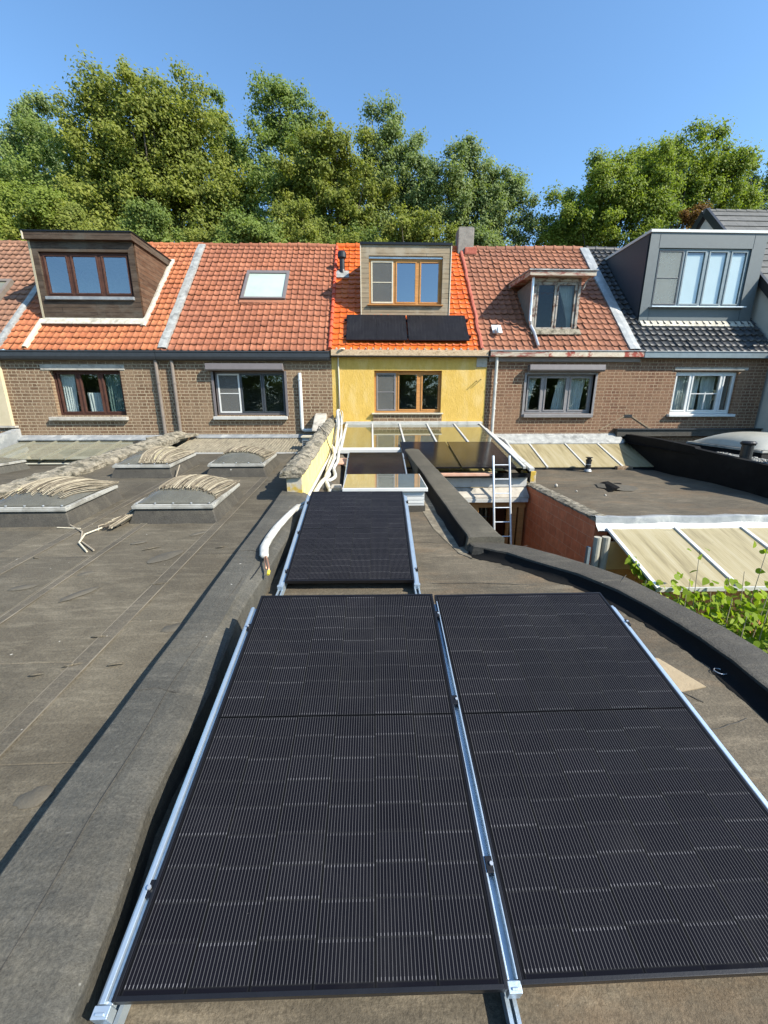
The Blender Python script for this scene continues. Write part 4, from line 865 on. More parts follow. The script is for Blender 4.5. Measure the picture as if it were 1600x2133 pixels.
def twig(label, pts, r_, mat='twig'):
    P = [Vector((x, y, LZ(y)+z)) for x, y, z in pts]; o = MB().tube(P, r_, 6).build('bent_reed', mat, None, origin=tuple(P[0])); return tag(o, label, 'reed', 'stray reeds lying on the felt')
twig('dark curved reed lying on the felt left of its pale twin', [(-3.67, 4.75, .012), (-3.35, 4.5, .02), (-3.2, 4.25, .012), (-2.9, 4.0, .012)], .009)
twig('pale curved reed crossing the dark one on the felt', [(-3.2, 4.62, .02), (-3.25, 4.4, .03), (-3.17, 4.18, .022), (-2.95, 3.97, .012)], .009, 'cream')
twig('short hooked reed in front of the front right dome', [(-3.22, 4.82, .012), (-3.28, 4.68, .02), (-3.2, 4.55, .012)], .008)
twig('thin straight reed lying left of the curved reeds', [(-3.75, 4.66, .012), (-3.45, 4.62, .012)], .007, 'cream')
twig('single reed leaning on the right cheek of the back left dome', [(-3.42, 7.0, .02), (-3.4, 7.15, .2)], .01)

# ------------------------------------------------------------------ extension three: the roof with the panels
e3 = thing('rear_extension', 'felt roofed extension carrying the big solar panels, edged by a curved kerb', 'extension', (0.4, 3, GZ))
inn = [(.72, 9.3), (.86, 7.18), (.93, 5.6), (1.012, 4.02), (1.045, 3.83), (1.2, 3.76), (1.342, 3.68), (1.534, 3.49), (1.824, 3.226), (2.017, 2.942), (2.103, 2.751), (2.16, 2.55), (2.215, 2.319), (2.245, 2.1), (2.24, 1.8), (2.2, 1.2), (2.1, .4), (1.95, -1), (1.9, -4)]
out = [(1.05, 9.3), (1.168, 6.98), (1.26, 5.5), (1.36, 4.03), (1.365, 3.95), (1.42, 3.9), (1.6, 3.83), (1.83, 3.63), (2.04, 3.42), (2.235, 3.18), (2.345, 2.88), (2.42, 2.65), (2.49, 2.44), (2.53, 2.2), (2.54, 1.8), (2.5, 1.2), (2.4, .4), (2.25, -1), (2.2, -4)]
def dens(pl, n):
    o = []
    for k in range(len(pl)-1):
        for q in range(n): t = q/n; o.append((pl[k][0]*(1-t)+pl[k+1][0]*t, pl[k][1]*(1-t)+pl[k+1][1]*t))
    return o+[pl[-1]]
inn = [(x*1.03, y*1.03) for x, y in inn]; out = [(x*1.03, y*1.03) for x, y in out]
sst = lambda t: max(0, min(1, t))
m = MB(); NI = dens(inn, 7); g = random.Random(8)
for k, (x, y) in enumerate(NI):
    for q in range(25): t = q/24; xx = -1.3+(x+.1+1.3)*t; m.v.append((xx, y, BZ(y)+g.uniform(-.004, .004)-.42*sst((y-6.35)/.2)*sst((xx+.6)/.06)))
for k in range(len(NI)-1):
    for q in range(24): a = k*25+q; m.f.append((a, a+1, a+26, a+25))
m.build('flat_roof', 'bitumen b', e3, smooth=True, recalc=False)
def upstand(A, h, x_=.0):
    m = MB(); g = random.Random(13); n = 6               # membrane up the inner face and onto the roof, its black doubling as kerb shade
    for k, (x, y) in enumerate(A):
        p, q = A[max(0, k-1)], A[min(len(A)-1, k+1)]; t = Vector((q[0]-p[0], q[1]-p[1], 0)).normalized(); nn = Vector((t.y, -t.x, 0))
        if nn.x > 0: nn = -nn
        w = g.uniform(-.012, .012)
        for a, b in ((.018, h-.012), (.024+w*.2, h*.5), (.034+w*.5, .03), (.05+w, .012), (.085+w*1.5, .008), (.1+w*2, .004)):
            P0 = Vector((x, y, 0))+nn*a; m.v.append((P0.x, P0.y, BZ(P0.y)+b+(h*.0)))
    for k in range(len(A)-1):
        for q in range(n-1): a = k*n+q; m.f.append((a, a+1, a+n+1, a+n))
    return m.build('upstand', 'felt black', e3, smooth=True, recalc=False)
def kerb(name, A, B, h, mat, nose=.02, seed=0):
    m = MB(); g = random.Random(seed)
    for (x, y), (X, Y) in zip(A, B):
        d = Vector((X-x, Y-y, 0)).normalized(); w = g.uniform(-.006, .006); zt = BZ((y+Y)/2)+h
        pr = [(-.03, -.7), (-.02, BZ(y)-zt+.004), (-.012+w, -h*.55), (-.004+w, -.03), (0+w, -.006), (.02+w, 0)]
        L_ = (Vector((X, Y, 0))-Vector((x, y, 0))).length; pr += [(L_*.5, .006), (L_-.02, 0), (L_, -.01), (L_, -.06), (L_-.01, -3.0)]
        m.v += [(x+d.x*a, y+d.y*a, zt+b) for a, b in pr]
    n = 11
    for k in range(len(A)-1):
        for q in range(n-1): a = k*n+q; m.f.append((a, a+1, a+n+1, a+n))
    m.f.append(tuple(range(n))); m.f.append(tuple(range((len(A)-1)*n+n-1, (len(A)-1)*n-1, -1)))
    o = m.build(name, mat, e3, smooth=False); return o
kerb('straight_coping', dens(inn[1:4], 5)+[(1.04, 4.04)], dens(out[1:4], 5)+[(1.43, 4.04)], .16, 'felt sand', seed=1)
kerb('far_coping', dens(inn[:2], 3), dens(out[:2], 3), .15, 'felt sand', seed=3)
kerb('curved_coping', dens([(1.03, 4.1)]+inn[4:], 3), dens([(1.4, 4.09)]+out[4:], 3), .1, 'felt dark', seed=2)
for k in (6, 9, 12, 16): 
    m = MB(); a, b = Vector((*inn[k], BZ(inn[k][1])+.103)), Vector((*out[k], BZ(out[k][1])+.103)); m.tube([a, (a+b)/2+Vector((0, .01, .006)), b], .003, 5, flat=.5); m.build('felt_lap', 'felt dark', e3)
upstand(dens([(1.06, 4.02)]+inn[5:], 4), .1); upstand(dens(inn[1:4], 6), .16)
m = MB()                                         # felt skirts folded out onto the roof
def skirt(pts, zf, t=.007):
    P0 = [Vector((x, y, zf(y)+t)) for x, y in pts]; m.prism([tuple(p) for p in P0], (0, 0, -t))
skirt([(.74, 6.3), (.66, 5.9), (.72, 5.2), (.76, 4.7), (.84, 4.35), (.93, 3.98), (1.04, 3.86), (1.06, 4.2), (.97, 5.6), (.92, 6.3)], BZ)
m.build('felt_skirt', MAT.setdefault('skirt', weather('cracked pale felt edge', (.2, .17, .12), (.11, .095, .07), 7, .9, .7, 30, c3=(.3, .26, .19), s3=5)), e3)
m = MB(); skirt([(1.8, 2.34), (1.94, 2.3), (2.06, 2.04), (1.86, 2.0), (1.76, 2.16)], BZ, .006); m.build('felt_repair', MAT.setdefault('tan', weather('tan worn felt', (.3, .23, .14), (.38, .3, .19), 4, .85, .4)), e3)
m = MB()
for pts in ([(-.7, .38), (0.1, .4), (.5, .42), (1.2, .48), (1.9, .5)], [(1.2, 2.95), (1.6, 2.93), (1.95, 2.9)], [(1.62, 1.72), (1.9, 1.74), (2.1, 1.8)], [(.55, 3.35), (1.0, 3.35), (1.5, 3.3)], [(.45, 4.3), (.9, 4.25)], [(1.6, 2.3), (1.72, 2.18), (1.83, 2.05), (1.95, 1.92)]):
    m = MB(); P0 = dens(pts, 6); m.tube([(x, y+g.uniform(-.006, .006), BZ(y)+.004) for x, y in P0], .0035, 5, flat=.6); m.build('felt_crack', 'felt dark', e3)
MB().box(-.98, .9, -4, 8.0, GZ, 2.6).build('wall', 'brick', e3)
tag(MB().tube([(2.24+.035*math.cos(w), 2.15+.03*math.sin(w), BZ(2.15)+.014+.008*math.sin(w*.5)) for w in [k*.42 for k in range(22)]], .003, 6).build('wire_coil', 'alu', None, origin=(2.24, 2.15, BZ(2.15))), 'small loop of bright wire lying in the kerb shadow', 'wire')

# skylight box
sk = thing('skylight', 'white framed flat skylight box behind the single solar panel', 'skylight', (.17, 5.6, BZ(5.4)))
m = MB().box(-.36, .725, 5.35, 5.42, BZ(5.35)+.09, 3.86); m.box(-.36, -.3, 5.42, 6.2, BZ(6.2)+.05, 3.86); m.box(.665, .725, 5.42, 6.2, BZ(6.2)+.05, 3.86); m.box(-.36, .725, 6.2, 6.26, BZ(6.2)+.05, 3.87); m.build('box', 'white', sk)
MB().box(-.38, .74, 5.34, 6.28, BZ(5.3)-.02, BZ(5.35)+.088).build('curb', 'felt dark', sk)
m = MB()
for k in range(3): m.box(-.36, .725, 5.343, 5.35, BZ(5.35)+.12+.05*k, BZ(5.35)+.155+.05*k)
m.build('cladding_slat', 'white', sk)
sl = .03
m = MB(); F_ = lambda x0, x1, y0, y1: m.obox((x0, y0, 3.862+(y0-5.3)*sl), (x1-x0, 0, 0), (0, y1-y0, (y1-y0)*sl), (0, 0, .05))
F_(-.4, .765, 5.3, 5.325); F_(-.4, -.385, 5.325, 6.27); F_(.75, .765, 5.325, 6.27); F_(-.4, .765, 6.27, 6.29); m.build('rim', 'white', sk, bevel=.006)
MB().obox((-.384, 5.326, 3.908), (1.132, 0, 0), (0, .943, .943*sl), (0, 0, .008)).build('pane', MAT.setdefault('sl glass', glass_mat('skylight glass', (.6, .62, .55), 1.7, 1.6, .02, .1, .55, (.42, .43, .34))), sk)
MB().obox((-.3, 5.42, 3.7), (.96, 0, 0), (0, .77, .03), (0, 0, .01)).build('shaft_bottom', 'room warm', sk)

# ------------------------------------------------------------------ conservatory
cv = thing('conservatory', 'glass roofed conservatory against the yellow house', 'conservatory', (1.3, 10, GZ))
def CZ(y): return 4.455+(y-11.97)*.192
XB = [-.72, .035, .825, 1.63, 2.43, 3.2]
for k in range(5):
    ye = 9.5 if k < 2 else 8.2; a, b = XB[k], XB[k+1]
    if k == 1: b_ = .83
    MB().obox((a+.03, ye, CZ(ye)), (b-a-.06, 0, 0), (0, 11.95-ye, (11.95-ye)*.192), (0, 0, .012)).build('roof_pane', 'glass roof', cv)
for k, x in enumerate(XB):
    ye = 9.42 if k < 2 else 8.2
    if k == 2: ye = 8.2
    w_ = .06 if k in (0, 5) else .045
    MB().obox((x-w_/2, ye, CZ(ye)-.02), (w_, 0, 0), (0, 11.95-ye, (11.95-ye)*.192), (0, -.01, .06)).build('glazing_bar', 'white dirty', cv, bevel=.005)
MB().box(-.74, 3.24, 11.9, 11.974, CZ(11.9)+.0, CZ(11.9)+.1).build('wall_plate', 'white dirty', cv, bevel=.006)
m = MB().obox((-.76, 9.38, CZ(9.38)-.05), (1.6, 0, 0), (0, .11, .03), (0, -.01, .1)); m.build('front_rail', 'white', cv, bevel=.008)
MB().box(-.76, .8, 9.44, 9.5, 3.3, CZ(9.44)-.06).build('front_upstand', 'black plastic', cv)
MB().obox((2.35, 11.75, CZ(11.75)-.03), (.02, 0, 0), (0, .1, .02), (0, 0, .05)).build('roof_hook', 'alu', cv)
m = MB(); m.poly((-.9, 11.9, 1), (3.3, 11.9, 1), (3.3, 11.9, 4.3), (-.9, 11.9, 4.3)); m.build('back_wall', 'room warm', cv, recalc=False)
MB().obox((-.75, 9.6, 3.45), (4.0, 0, 0), (0, 2.3, .25), (0, 0, .02)).build('ceiling_board', MAT.setdefault('cb', weather('ochre boards', (.5, .4, .17), (.6, .5, .24), 5, .8, .2)), cv)
# front wall in the light well
m = MB().box(1.0, 3.32, 8.3, 8.36, 3.31, 3.53); m.build('fascia', 'white dirty', cv, bevel=.006)
MB().box(1.0, 3.34, 8.2, 8.4, 3.53, 3.6).build('edge_strip', 'felt black', cv)
MB().prism([(1.0, 8.2, 3.62), (1.0, 8.14, 3.66), (1.0, 8.0, 3.64), (1.0, 8.0, 3.6), (1.0, 8.2, 3.6)], (1.5, 0, 0)).build('tile_edge', 'terracotta', cv)
MB().prism([(1.0, 8.3, 3.3), (1.0, 8.1, 3.13), (1.0, 8.1, 3.1), (1.0, 8.3, 3.1)], (2.32, 0, 0)).build('lower_sill', 'concrete', cv)
MB().box(1.0, 3.3, 8.08, 8.36, 3.02, 3.098).build('door_head', 'white dirty', cv, bevel=.006)
m = MB().box(1.0, 3.3, 8.2, 8.28, 2.88, 3.015)
for x0, x1 in ((1.98, 2.06), (2.2, 2.29), (2.92, 2.98), (3.02, 3.12), (3.16, 3.28)): m.box(x0, x1, 8.2, 8.28, GZ, 2.88)
m.box(2.06, 2.2, 8.21, 8.27, 2.55, 2.62); m.build('door_frame', 'wood frame', cv, bevel=.004)
MB().box(1.0, 3.3, 8.3, 8.32, GZ, 2.95).build('door_pane', MAT.setdefault('dglass', glass_mat('door glass', (.32, .3, .16), 1.3, 1.5, 0, .03)), cv)
MB().box(.9, 3.34, 10.4, 10.45, GZ, 3.3).build('inner_wall', 'room warm', cv)
m = MB().box(-.8, .9, 9.5, 11.9, GZ, 3.2); m.build('side_wall', 'brick', cv)
rwl = thing('block_wall', 'bare red hollow block wall with a concrete coping beside the light well', 'wall', (3.42, 7, GZ))
MB().box(3.35, 3.55, 5.62, 8.42, GZ, 3.33).build('wall', 'block red', rwl)
m = MB(); g = random.Random(4); n = 24
for k in range(n+1):
    y = 5.6+2.85*k/n; j = lambda s_: g.uniform(-s_, s_)
    m.v += [(x+j(.01), y, z+j(.008)) for x, z in ((3.335, 3.325), (3.33, 3.36), (3.4, 3.395), (3.52, 3.395), (3.58, 3.36), (3.58, 3.325))]
for k in range(n):
    for q in range(5): a = k*6+q; m.f.append((a, a+1, a+7, a+6))
m.f += [tuple(range(6)), tuple(range(n*6+5, n*6-1, -1))]
m.build('coping', 'mossy', rwl)
MB().box(3.28, 3.56, 8.42, 8.62, 3.2, 3.62).build('end_block', 'lichen', rwl, bevel=.015)
# gutter and pipe beside the conservatory
gp = thing('side_gutter', 'pale gutter sloping down the right edge of the conservatory', 'gutter', (3.33, 10, 3.7))
m = MB().tube([(3.8, 11.4, 4.02), (3.62, 10.2, 3.86), (3.5, 9.2, 3.74)], .05, 10); m.build('pipe', 'white dirty', gp)
m = MB().obox((3.27, 8.1, 3.68), (.1, 0, 0), (.0, 3.7, .62), (0, -.01, .06)); m.build('channel', 'white dirty', gp)
m = MB().obox((3.36, 8.3, 3.4), (.03, 0, 0), (.0, 3.6, .58), (0, 0, .3)); m.build('upstand', 'felt black', gp)

# ladder
ld = thing('ladder', 'aluminium ladder standing in the light well against the conservatory', 'ladder', (2.62, 7.2, GZ+.01))
A_ = Vector((2.44, 7.05, GZ+.01)); T_ = Vector((2.49, 8.1, 4.0)); off = Vector((.345, 0, 0))
for k in range(2): MB().tube([A_+off*k, T_+off*k*.97], .024, 8).build('stile', 'alu', ld)
for k in range(11):
    t = (k+.55)/11.2; p = A_+(T_-A_)*t; MB().tube([p, p+off*.985], .015, 8, flat=.8).build('rung', 'alu', ld)

# ------------------------------------------------------------------ extension four (house four), lean-to roofs and fittings
e4 = thing('rear_extension', 'low felt roofed extension behind the red block wall', 'extension', (5.4, 8, GZ))
RZ = 3.35
m = MB(); g = random.Random(6)
for j in range(25):
    for i in range(17): m.v.append((3.5+4.3*i/16, 5.6+6.4*j/24, RZ+g.uniform(-.008, .008)+.03*math.sin(i*.7)*math.sin(j*.5)))
for j in range(24):
    for i in range(16): a = j*17+i; m.f.append((a, a+1, a+18, a+17))
m.build('flat_roof', 'bitumen b', e4, smooth=True, recalc=False)
MB().box(3.56, 7.7, 5.62, 11.95, GZ, RZ-.05).build('wall', 'brick red', e4)
pl = MB().prism([(3.45, 11.95, 4.0), (3.45, 11.95, 4.015), (3.45, 10.3, 3.43), (3.45, 10.3, 3.415)], (4.2, 0, 0)).build('lean_to_roof', 'poly', e4)
for x in (3.46, 4.616, 5.67, 6.64, 7.6): MB().obox((x-.02, 10.27, 3.405), (.045, 0, 0), (0, 1.7, .6), (0, -.012, .035)).build('glazing_bar', 'white dirty', pl)
m = MB().box(3.5, 7.6, 10.32, 10.36, RZ-.02, 3.41); m.build('front_board', 'black plastic', pl)
o = MB().prism([(3.6, 11.99, 4.17), (3.6, 11.955, 4.18), (3.6, 11.7, 4.0), (3.6, 11.62, 3.93), (3.6, 11.62, 3.905), (3.6, 11.99, 4.05)], (3.85, 0, 0)).build('wall_flashing', 'lead', e4)
# front lean-to
lt = thing('lean_to', 'yellowed corrugated plastic lean-to roof below the zinc gutter', 'lean-to', (5, 5, GZ))
po = MB().prism([(3.465, 5.5, 3.215), (3.465, 5.5, 3.235), (3.465, 4.36, 2.845), (3.465, 4.36, 2.825)], (3.6, 0, 0)).build('roof_sheet', 'poly', lt)
for x in (3.48, 4.498, 5.507, 6.5): MB().obox((x-.03, 4.34, 2.83), (.05, 0, 0), (0, 1.17, .4), (0, -.012, .03)).build('glazing_bar', 'white', po, bevel=.003)
m = MB().box(3.46, 7.0, 4.33, 4.352, 2.8, 2.85); m.build('edge_trim', 'white dirty', po)
m = MB(); n = 60; g = random.Random(2)
for k in range(n+1):
    x = 3.32+3.9*k/n; w = .008*math.sin(x*6)+g.uniform(-.004, .004)
    m.v += [(x, y, z+w) for y, z in ((5.78, 3.365), (5.66, 3.39), (5.62, 3.4), (5.585, 3.39), (5.58, 3.36), (5.57, 3.3), (5.53, 3.25), (5.47, 3.2), (5.46, 3.215))]
for k in range(n):
    for q in range(8): a = k*9+q; m.f.append((a, a+1, a+10, a+9))
m.build('zinc_edge', 'zinc', lt, smooth=False, recalc=False)
pipe(lt, [(3.19, 5.25, 3.2), (3.19, 5.25, GZ)], .05, 'pipe grey'); pipe(lt, [(3.31, 5.25, 3.2), (3.31, 5.25, GZ)], .055, 'pipe grey')
MB().box(3.07, 3.11, 5.24, 5.3, 2.4, 3.05).build('cable_tray', 'gutter grey', lt)
MB().box(3.41, 7.0, 5.3, 5.34, 2.68, 3.1).build('end_panel', 'beige panel', lt); MB().box(3.41, 7.0, 5.3, 5.34, GZ, 2.675).build('timber_front', 'wood frame', lt)
# fittings on that roof
vp = thing('vent_pipe', 'black vent pipe with flat cap standing before the lean-to', 'vent pipe', (5.6, 10.09, RZ))
MB().tube([(5.6, 10.09, RZ-.01), (5.6, 10.09, RZ+.26)], .065, 16).build('pipe', 'black plastic', vp)
m = MB().tube([(5.6, 10.09, RZ+.26), (5.6, 10.09, RZ+.3)], .075, 16); m.tube([(5.6, 10.09, RZ+.345), (5.6, 10.09, RZ+.36)], .085, 16); m.tube([(5.6, 10.09, RZ+.3), (5.6, 10.09, RZ+.35)], .05, 12); m.build('cap', 'black plastic', vp)
MB().tube([(5.6, 10.09, RZ), (5.6, 10.09, RZ+.06)], [.1, .07], 16).build('collar', 'zinc', vp); MB().tube([(5.6, 10.09, RZ+.17), (5.6, 10.09, RZ+.185)], .068, 16).build('clip', 'alu', vp)
tag(MB().box(6.45, 6.86, 10.2, 10.32, RZ, RZ+.1).build('brick', 'brick', None, origin=(6.6, 10.3, RZ), bevel=.006), 'single brown brick weighing down the lean-to edge', 'brick')
rb = thing('felt_lump', 'torn lump of black felt on the roof behind the block wall', 'torn felt', (4.9, 7.9, RZ))
m = MB().prism([(4.6, 7.5, RZ-.01), (4.85, 8.35, RZ-.01), (4.98, 8.3, RZ+.06), (4.75, 7.5, RZ+.085)], (.12, .02, .01)); o = m.build('ridge', 'felt black', rb)
m = MB(); g = random.Random(12); i0 = 0
for k in range(14):
    a = 2*math.pi*k/14; m.v.append((5.05+.38*math.cos(a)*(1+g.uniform(-.15, .15)), 7.95+.42*math.sin(a)*(1+g.uniform(-.15, .15)), RZ+.012+g.uniform(0, .03)))
m.v.append((4.95, 8.0, RZ+.06)); m.f = [(k, (k+1) % 14, 14) for k in range(14)]; m.build('flap', 'patch', rb)
m = MB().box(4.95, 5.05, 8.1, 8.2, RZ+.01, RZ+.07); m.box(5.15, 5.3, 8.15, 8.22, RZ+.01, RZ+.05); m.build('crumb', 'felt black', rb, bevel=.01)
for k, (x, y, r_, lb) in enumerate(((3.876, 8.12, .035, 'pale round stone near the block wall on the felt'), (4.4, 7.2, .02, 'small pale pebble in the middle of the felt roof'), (4.05, 7.6, .018, 'tiny pale pebble nearest the wall coping'))):
    m = MB().tube([(x, y, RZ-.01), (x, y, RZ+r_*.6), (x, y, RZ+r_*1.3), (x, y, RZ+r_*1.6)], [r_*.8, r_, r_*.7, r_*.2], 9); tag(m.build('stone', 'concrete', None, smooth=True, origin=(x, y, RZ)), lb, 'stone', 'stones on the felt roof')

# ------------------------------------------------------------------ extension five: black membrane
e5 = thing('rear_extension', 'extension wrapped in black membrane with a gravelled roof', 'extension', (9.5, 9, GZ))
XW = lambda y: 7.3+.058*(y-7)
m = MB(); pts = [(11.95, 4.17), (10.4, 4.15), (9.0, 4.08), (8.95, 4.04), (7.9, 3.975), (7.2, 3.93), (5.6, 3.86)]
for (ya, za), (yb, zb) in zip(pts, pts[1:]):
    m.poly((XW(ya), ya, GZ), (XW(yb), yb, GZ), (XW(yb), yb, zb), (XW(ya), ya, za)); m.poly((XW(ya), ya, za), (XW(yb), yb, zb), (XW(yb)+.13, yb, zb+.005), (XW(ya)+.13, ya, za+.005)); m.poly((XW(ya)+.13, ya, za+.005), (XW(yb)+.13, yb, zb+.005), (XW(yb)+.13, yb, 3.6), (XW(ya)+.13, ya, 3.6))
m.poly((XW(5.6), 5.6, GZ), (12, 5.6, GZ), (12, 5.6, 3.86), (XW(5.6), 5.6, 3.86)); m.build('wall', 'felt black', e5, recalc=False)
MB().box(7.3, 11.7, 11.82, 11.99, 4.1, 4.3).build('rear_upstand', 'felt dark', e5, bevel=.01)
MB().box(7.28, 11.7, 11.78, 12.0, 4.3, 4.33).build('upstand_cap', 'gutter', e5)
MB().poly((7.4, 5.6, 3.86), (12, 5.6, 3.86), (12, 11.9, 3.95), (7.4, 11.9, 3.95)).build('flat_roof', 'felt black', e5)
m = MB(); g = random.Random(21)
for k in range(900):
    y = 6.0+g.random()*2.9; x = XW(y)+.14+g.random()*.45; z = 3.86+(y-5.6)*.0143+.02+g.random()*.03; r_ = g.uniform(.012, .03)
    m.obox((x, y, z), (r_*1.4, r_*.4, g.uniform(-.3, .3)*r_), (-r_*.4, r_*1.2, 0), (0, g.uniform(-.3, .3)*r_, r_*.9))
o = m.build('gravel', 'gravel', e5); o['kind'] = 'stuff'
dz = lambda y: 3.9+.01*(y-9)
roof_dome('roof_dome', 'large milky dome on the black extension at the right edge', 9.05, 9.2, 1.7, 2.1, dz, None, .13, 'dome white', 'felt black', .3)
for x, y, r_, h_, lb in ((7.6, 7.88, .1, .35, 'black vent pipe with wide cap before the milky dome'), (7.62, 7.25, .12, .42, 'tall black vent pipe cut by the right edge of the photo')):
    z = 3.94; v_ = thing('vent_pipe', lb, 'vent pipe', (x, y, z)); MB().tube([(x, y, z-.05), (x, y, z+h_)], r_, 18).build('pipe', 'black plastic', v_)
    m = MB().tube([(x, y, z+h_-.06), (x, y, z+h_-.03), (x, y, z+h_-.02), (x, y, z+h_+.01)], [r_*1.15, r_*1.35, r_*1.35, r_*1.05], 18); m.build('cap', 'black plastic', v_)
    m = MB().tube([(x+r_*1.2, y, z+h_-.02), (x+r_*1.5, y, z+h_-.03), (x+r_*1.55, y, z+h_-.08)], .01, 6); m.build('clip', 'black plastic', v_)

# roof vent on house three
fv = thing('flue_terminal', 'black flue terminal sticking out of the orange tiles', 'flue', (-.9, 14.6, 9.15))
MB().tube([(-.9, 14.6, 9.05), (-.9, 14.6, 9.62)], .085, 16).build('pipe', 'black plastic', fv)
m = MB().tube([(-.9, 14.6, 9.56), (-.9, 14.6, 9.6), (-.9, 14.6, 9.74), (-.9, 14.6, 9.78)], [.1, .14, .14, .11], 16); m.build('cap', 'black plastic', fv)
MB().tube([(-.9, 14.6, 9.05), (-.9, 14.6, 9.26)], [.15, .09], 16).build('collar', 'black plastic', fv)
slope_box(MB(), -1.12, -.68, 14.36, 14.62, .05, .075).build('lead_apron', 'lead', fv)

# ------------------------------------------------------------------ solar panels
def solar_panel(label, W, L, loc, tilt, rz, group, landscape=False, cells='solar', spin=None):
    t = thing('solar_panel', label, 'solar panel', loc, group)
    M_ = Matrix.Translation(loc) @ Matrix.Rotation(rz, 4, 'Z') @ Matrix.Rotation(tilt, 4, 'X')
    if landscape: M_ = M_ @ Matrix.Rotation(R(90), 4, 'Z') @ Matrix.Translation((0, -L, 0))
    t.matrix_world = M_; t.rotation_euler = M_.to_euler(); t.location = M_.to_translation()
    f = .011; m = MB()
    m.box(0, f, 0, L, -.032, 0); m.box(W-f, W, 0, L, -.032, 0); m.box(f, W-f, 0, f, -.032, 0); m.box(f, W-f, L-f, L, -.032, 0)
    m.build('frame', 'black metal', t, local=True, bevel=.0012)
    MB().poly((f, f, -.0015), (W-f, f, -.0015), (W-f, L-f, -.0015), (f, L-f, -.0015)).build('glass', cells, t, local=True)
    MB().poly((f, f, -.012), (f, L-f, -.012), (W-f, L-f, -.012), (W-f, f, -.012)).build('backsheet', 'black plastic', t, local=True)
    return t
MAT['solar'] = solar_mat('solar cells', 1.134, 1.722); MAT['solar b'] = solar_mat('older solar cells', 1.12, 1.86, .03, .03, .5)
SG = 'rooftop solar panels'
P1 = solar_panel('large front left solar panel filling the bottom centre', 1.134, 1.722, (-.75, .754, 3.369), R(14.0), R(-.5), SG)
P2 = solar_panel('large front right solar panel beside the curved kerb', 1.134, 1.722, (.422, .757, 3.357), R(13.9), R(.25), SG)
P3 = solar_panel('single solar panel standing alone behind the front pair', 1.134, 1.722, (-.772, 3.245, 3.512), R(15.0), R(-.8), SG)
P4 = solar_panel('brownish solar panel between the skylight and the conservatory front', 1.134, 1.72, (-.482, 7.05, 3.6), R(13.8), R(-.3), SG, cells='solar b')
P5 = solar_panel('left panel of the pair lying on the conservatory glass', 1.12, 1.86, (.685, 8.03, CZ(8.03)+.085), R(10.9), R(-.4), SG, cells='solar b')
P6 = solar_panel('right panel of the pair on the conservatory glass, behind the ladder', 1.12, 1.86, (1.845, 8.02, CZ(8.02)+.085), R(10.9), R(-.4), SG, cells='solar b')
P7 = solar_panel('left landscape panel on the orange tiles under the cedar dormer', 1.134, 1.722, tuple(on_slope(-.684, 12.13, .13)), R(45), 0, SG, True)
P8 = solar_panel('right landscape panel on the orange tiles under the cedar dormer', 1.134, 1.722, tuple(on_slope(1.075, 12.13, .13)), R(45), 0, SG, True)

# ------------------------------------------------------------------ mounting rails
def rail(label, x, y0, z0, L, tilt, rz, foot=True, w=.046, ext=.5, rear=True, mid=False, clamps=(.25, 1.45), top=-.004):
    t = thing('mounting_rail', label, 'rail', (x, y0, z0), 'panel mounting rails')
    M_ = Matrix.Rotation(rz, 4, 'Z') @ Matrix.Rotation(tilt, 4, 'X'); t.rotation_euler = M_.to_euler()
    m = MB(); d = -.05; a = .012
    if mid: m.box(0, .006, 0, L, -.05, -.004); m.box(w-.006, w, 0, L, -.05, -.004); m.box(.006, w-.006, 0, L, -.05, -.03)
    else: m.prism([(0, 0, d), (0, 0, top-.006), (.008, 0, top), (w*.55, 0, top), (w*.6, 0, top-.014), (w, 0, top-.014), (w, 0, d)], (0, L, 0))
    m.build('channel', 'rail', t, local=True, bevel=.0015)
    for c in clamps:
        cl = MB(); cl.box(w*.52 if not mid else .004, w+.004 if not mid else w-.004, c-.024, c+.024, -.03, -.004 if not mid else .0005); k = cl.build('clamp', 'black metal', t, local=True, bevel=.002)
        MB().tube([(w*.7, c, 0), (w*.7, c, .008)], .007, 6).build('bolt', 'alu', k, local=True)
    if foot:                                   # flat base channel under the tilted one, running out in front
        Mi = M_.inverted(); b = MB(); zb = BZ(y0)-z0+.006; hh = .05
        for xa in (0, w-.012): b.obox(Mi.to_3x3() @ Vector((xa, -ext, zb-BZ(y0)+BZ(y0-ext))), Mi.to_3x3() @ Vector((.012, 0, 0)), Mi.to_3x3() @ Vector((0, ext+L*.97, (ext+L*.97)*.077)), Mi.to_3x3() @ Vector((0, 0, hh)))
        b.obox(Mi.to_3x3() @ Vector((.012, -ext, zb-BZ(y0)+BZ(y0-ext))), Mi.to_3x3() @ Vector((w-.024, 0, 0)), Mi.to_3x3() @ Vector((0, ext+L*.97, (ext+L*.97)*.077)), Mi.to_3x3() @ Vector((0, 0, .012)))
        b.build('base_channel', 'rail', t, local=True)
        b = MB(); b.box(-.002, w+.004, -.028, -.002, -.055, -.002); b.box(.008, w-.006, -.022, -.016, -.002, .003); b.build('end_bracket', 'rail', t, local=True, bevel=.002)
        yy = L*.97; hgt = yy*math.tan(tilt)-yy*.077-zb-.05
        b = MB(); b.obox(Mi.to_3x3() @ Vector((.005, yy-.04, zb+yy*.077+.03)), Mi.to_3x3() @ Vector((w-.01, 0, 0)), Mi.to_3x3() @ Vector((0, .035, 0)), Mi.to_3x3() @ Vector((0, 0, max(.02, yy*math.tan(tilt)-yy*.077-zb-.07)))); b.build('rear_leg', 'alu', t, local=True)
    return t
rail('pale blue rail along the left edge of the front left panel', -.79, .752, 3.367, 1.62, R(14.0), R(-.5), w=.04)
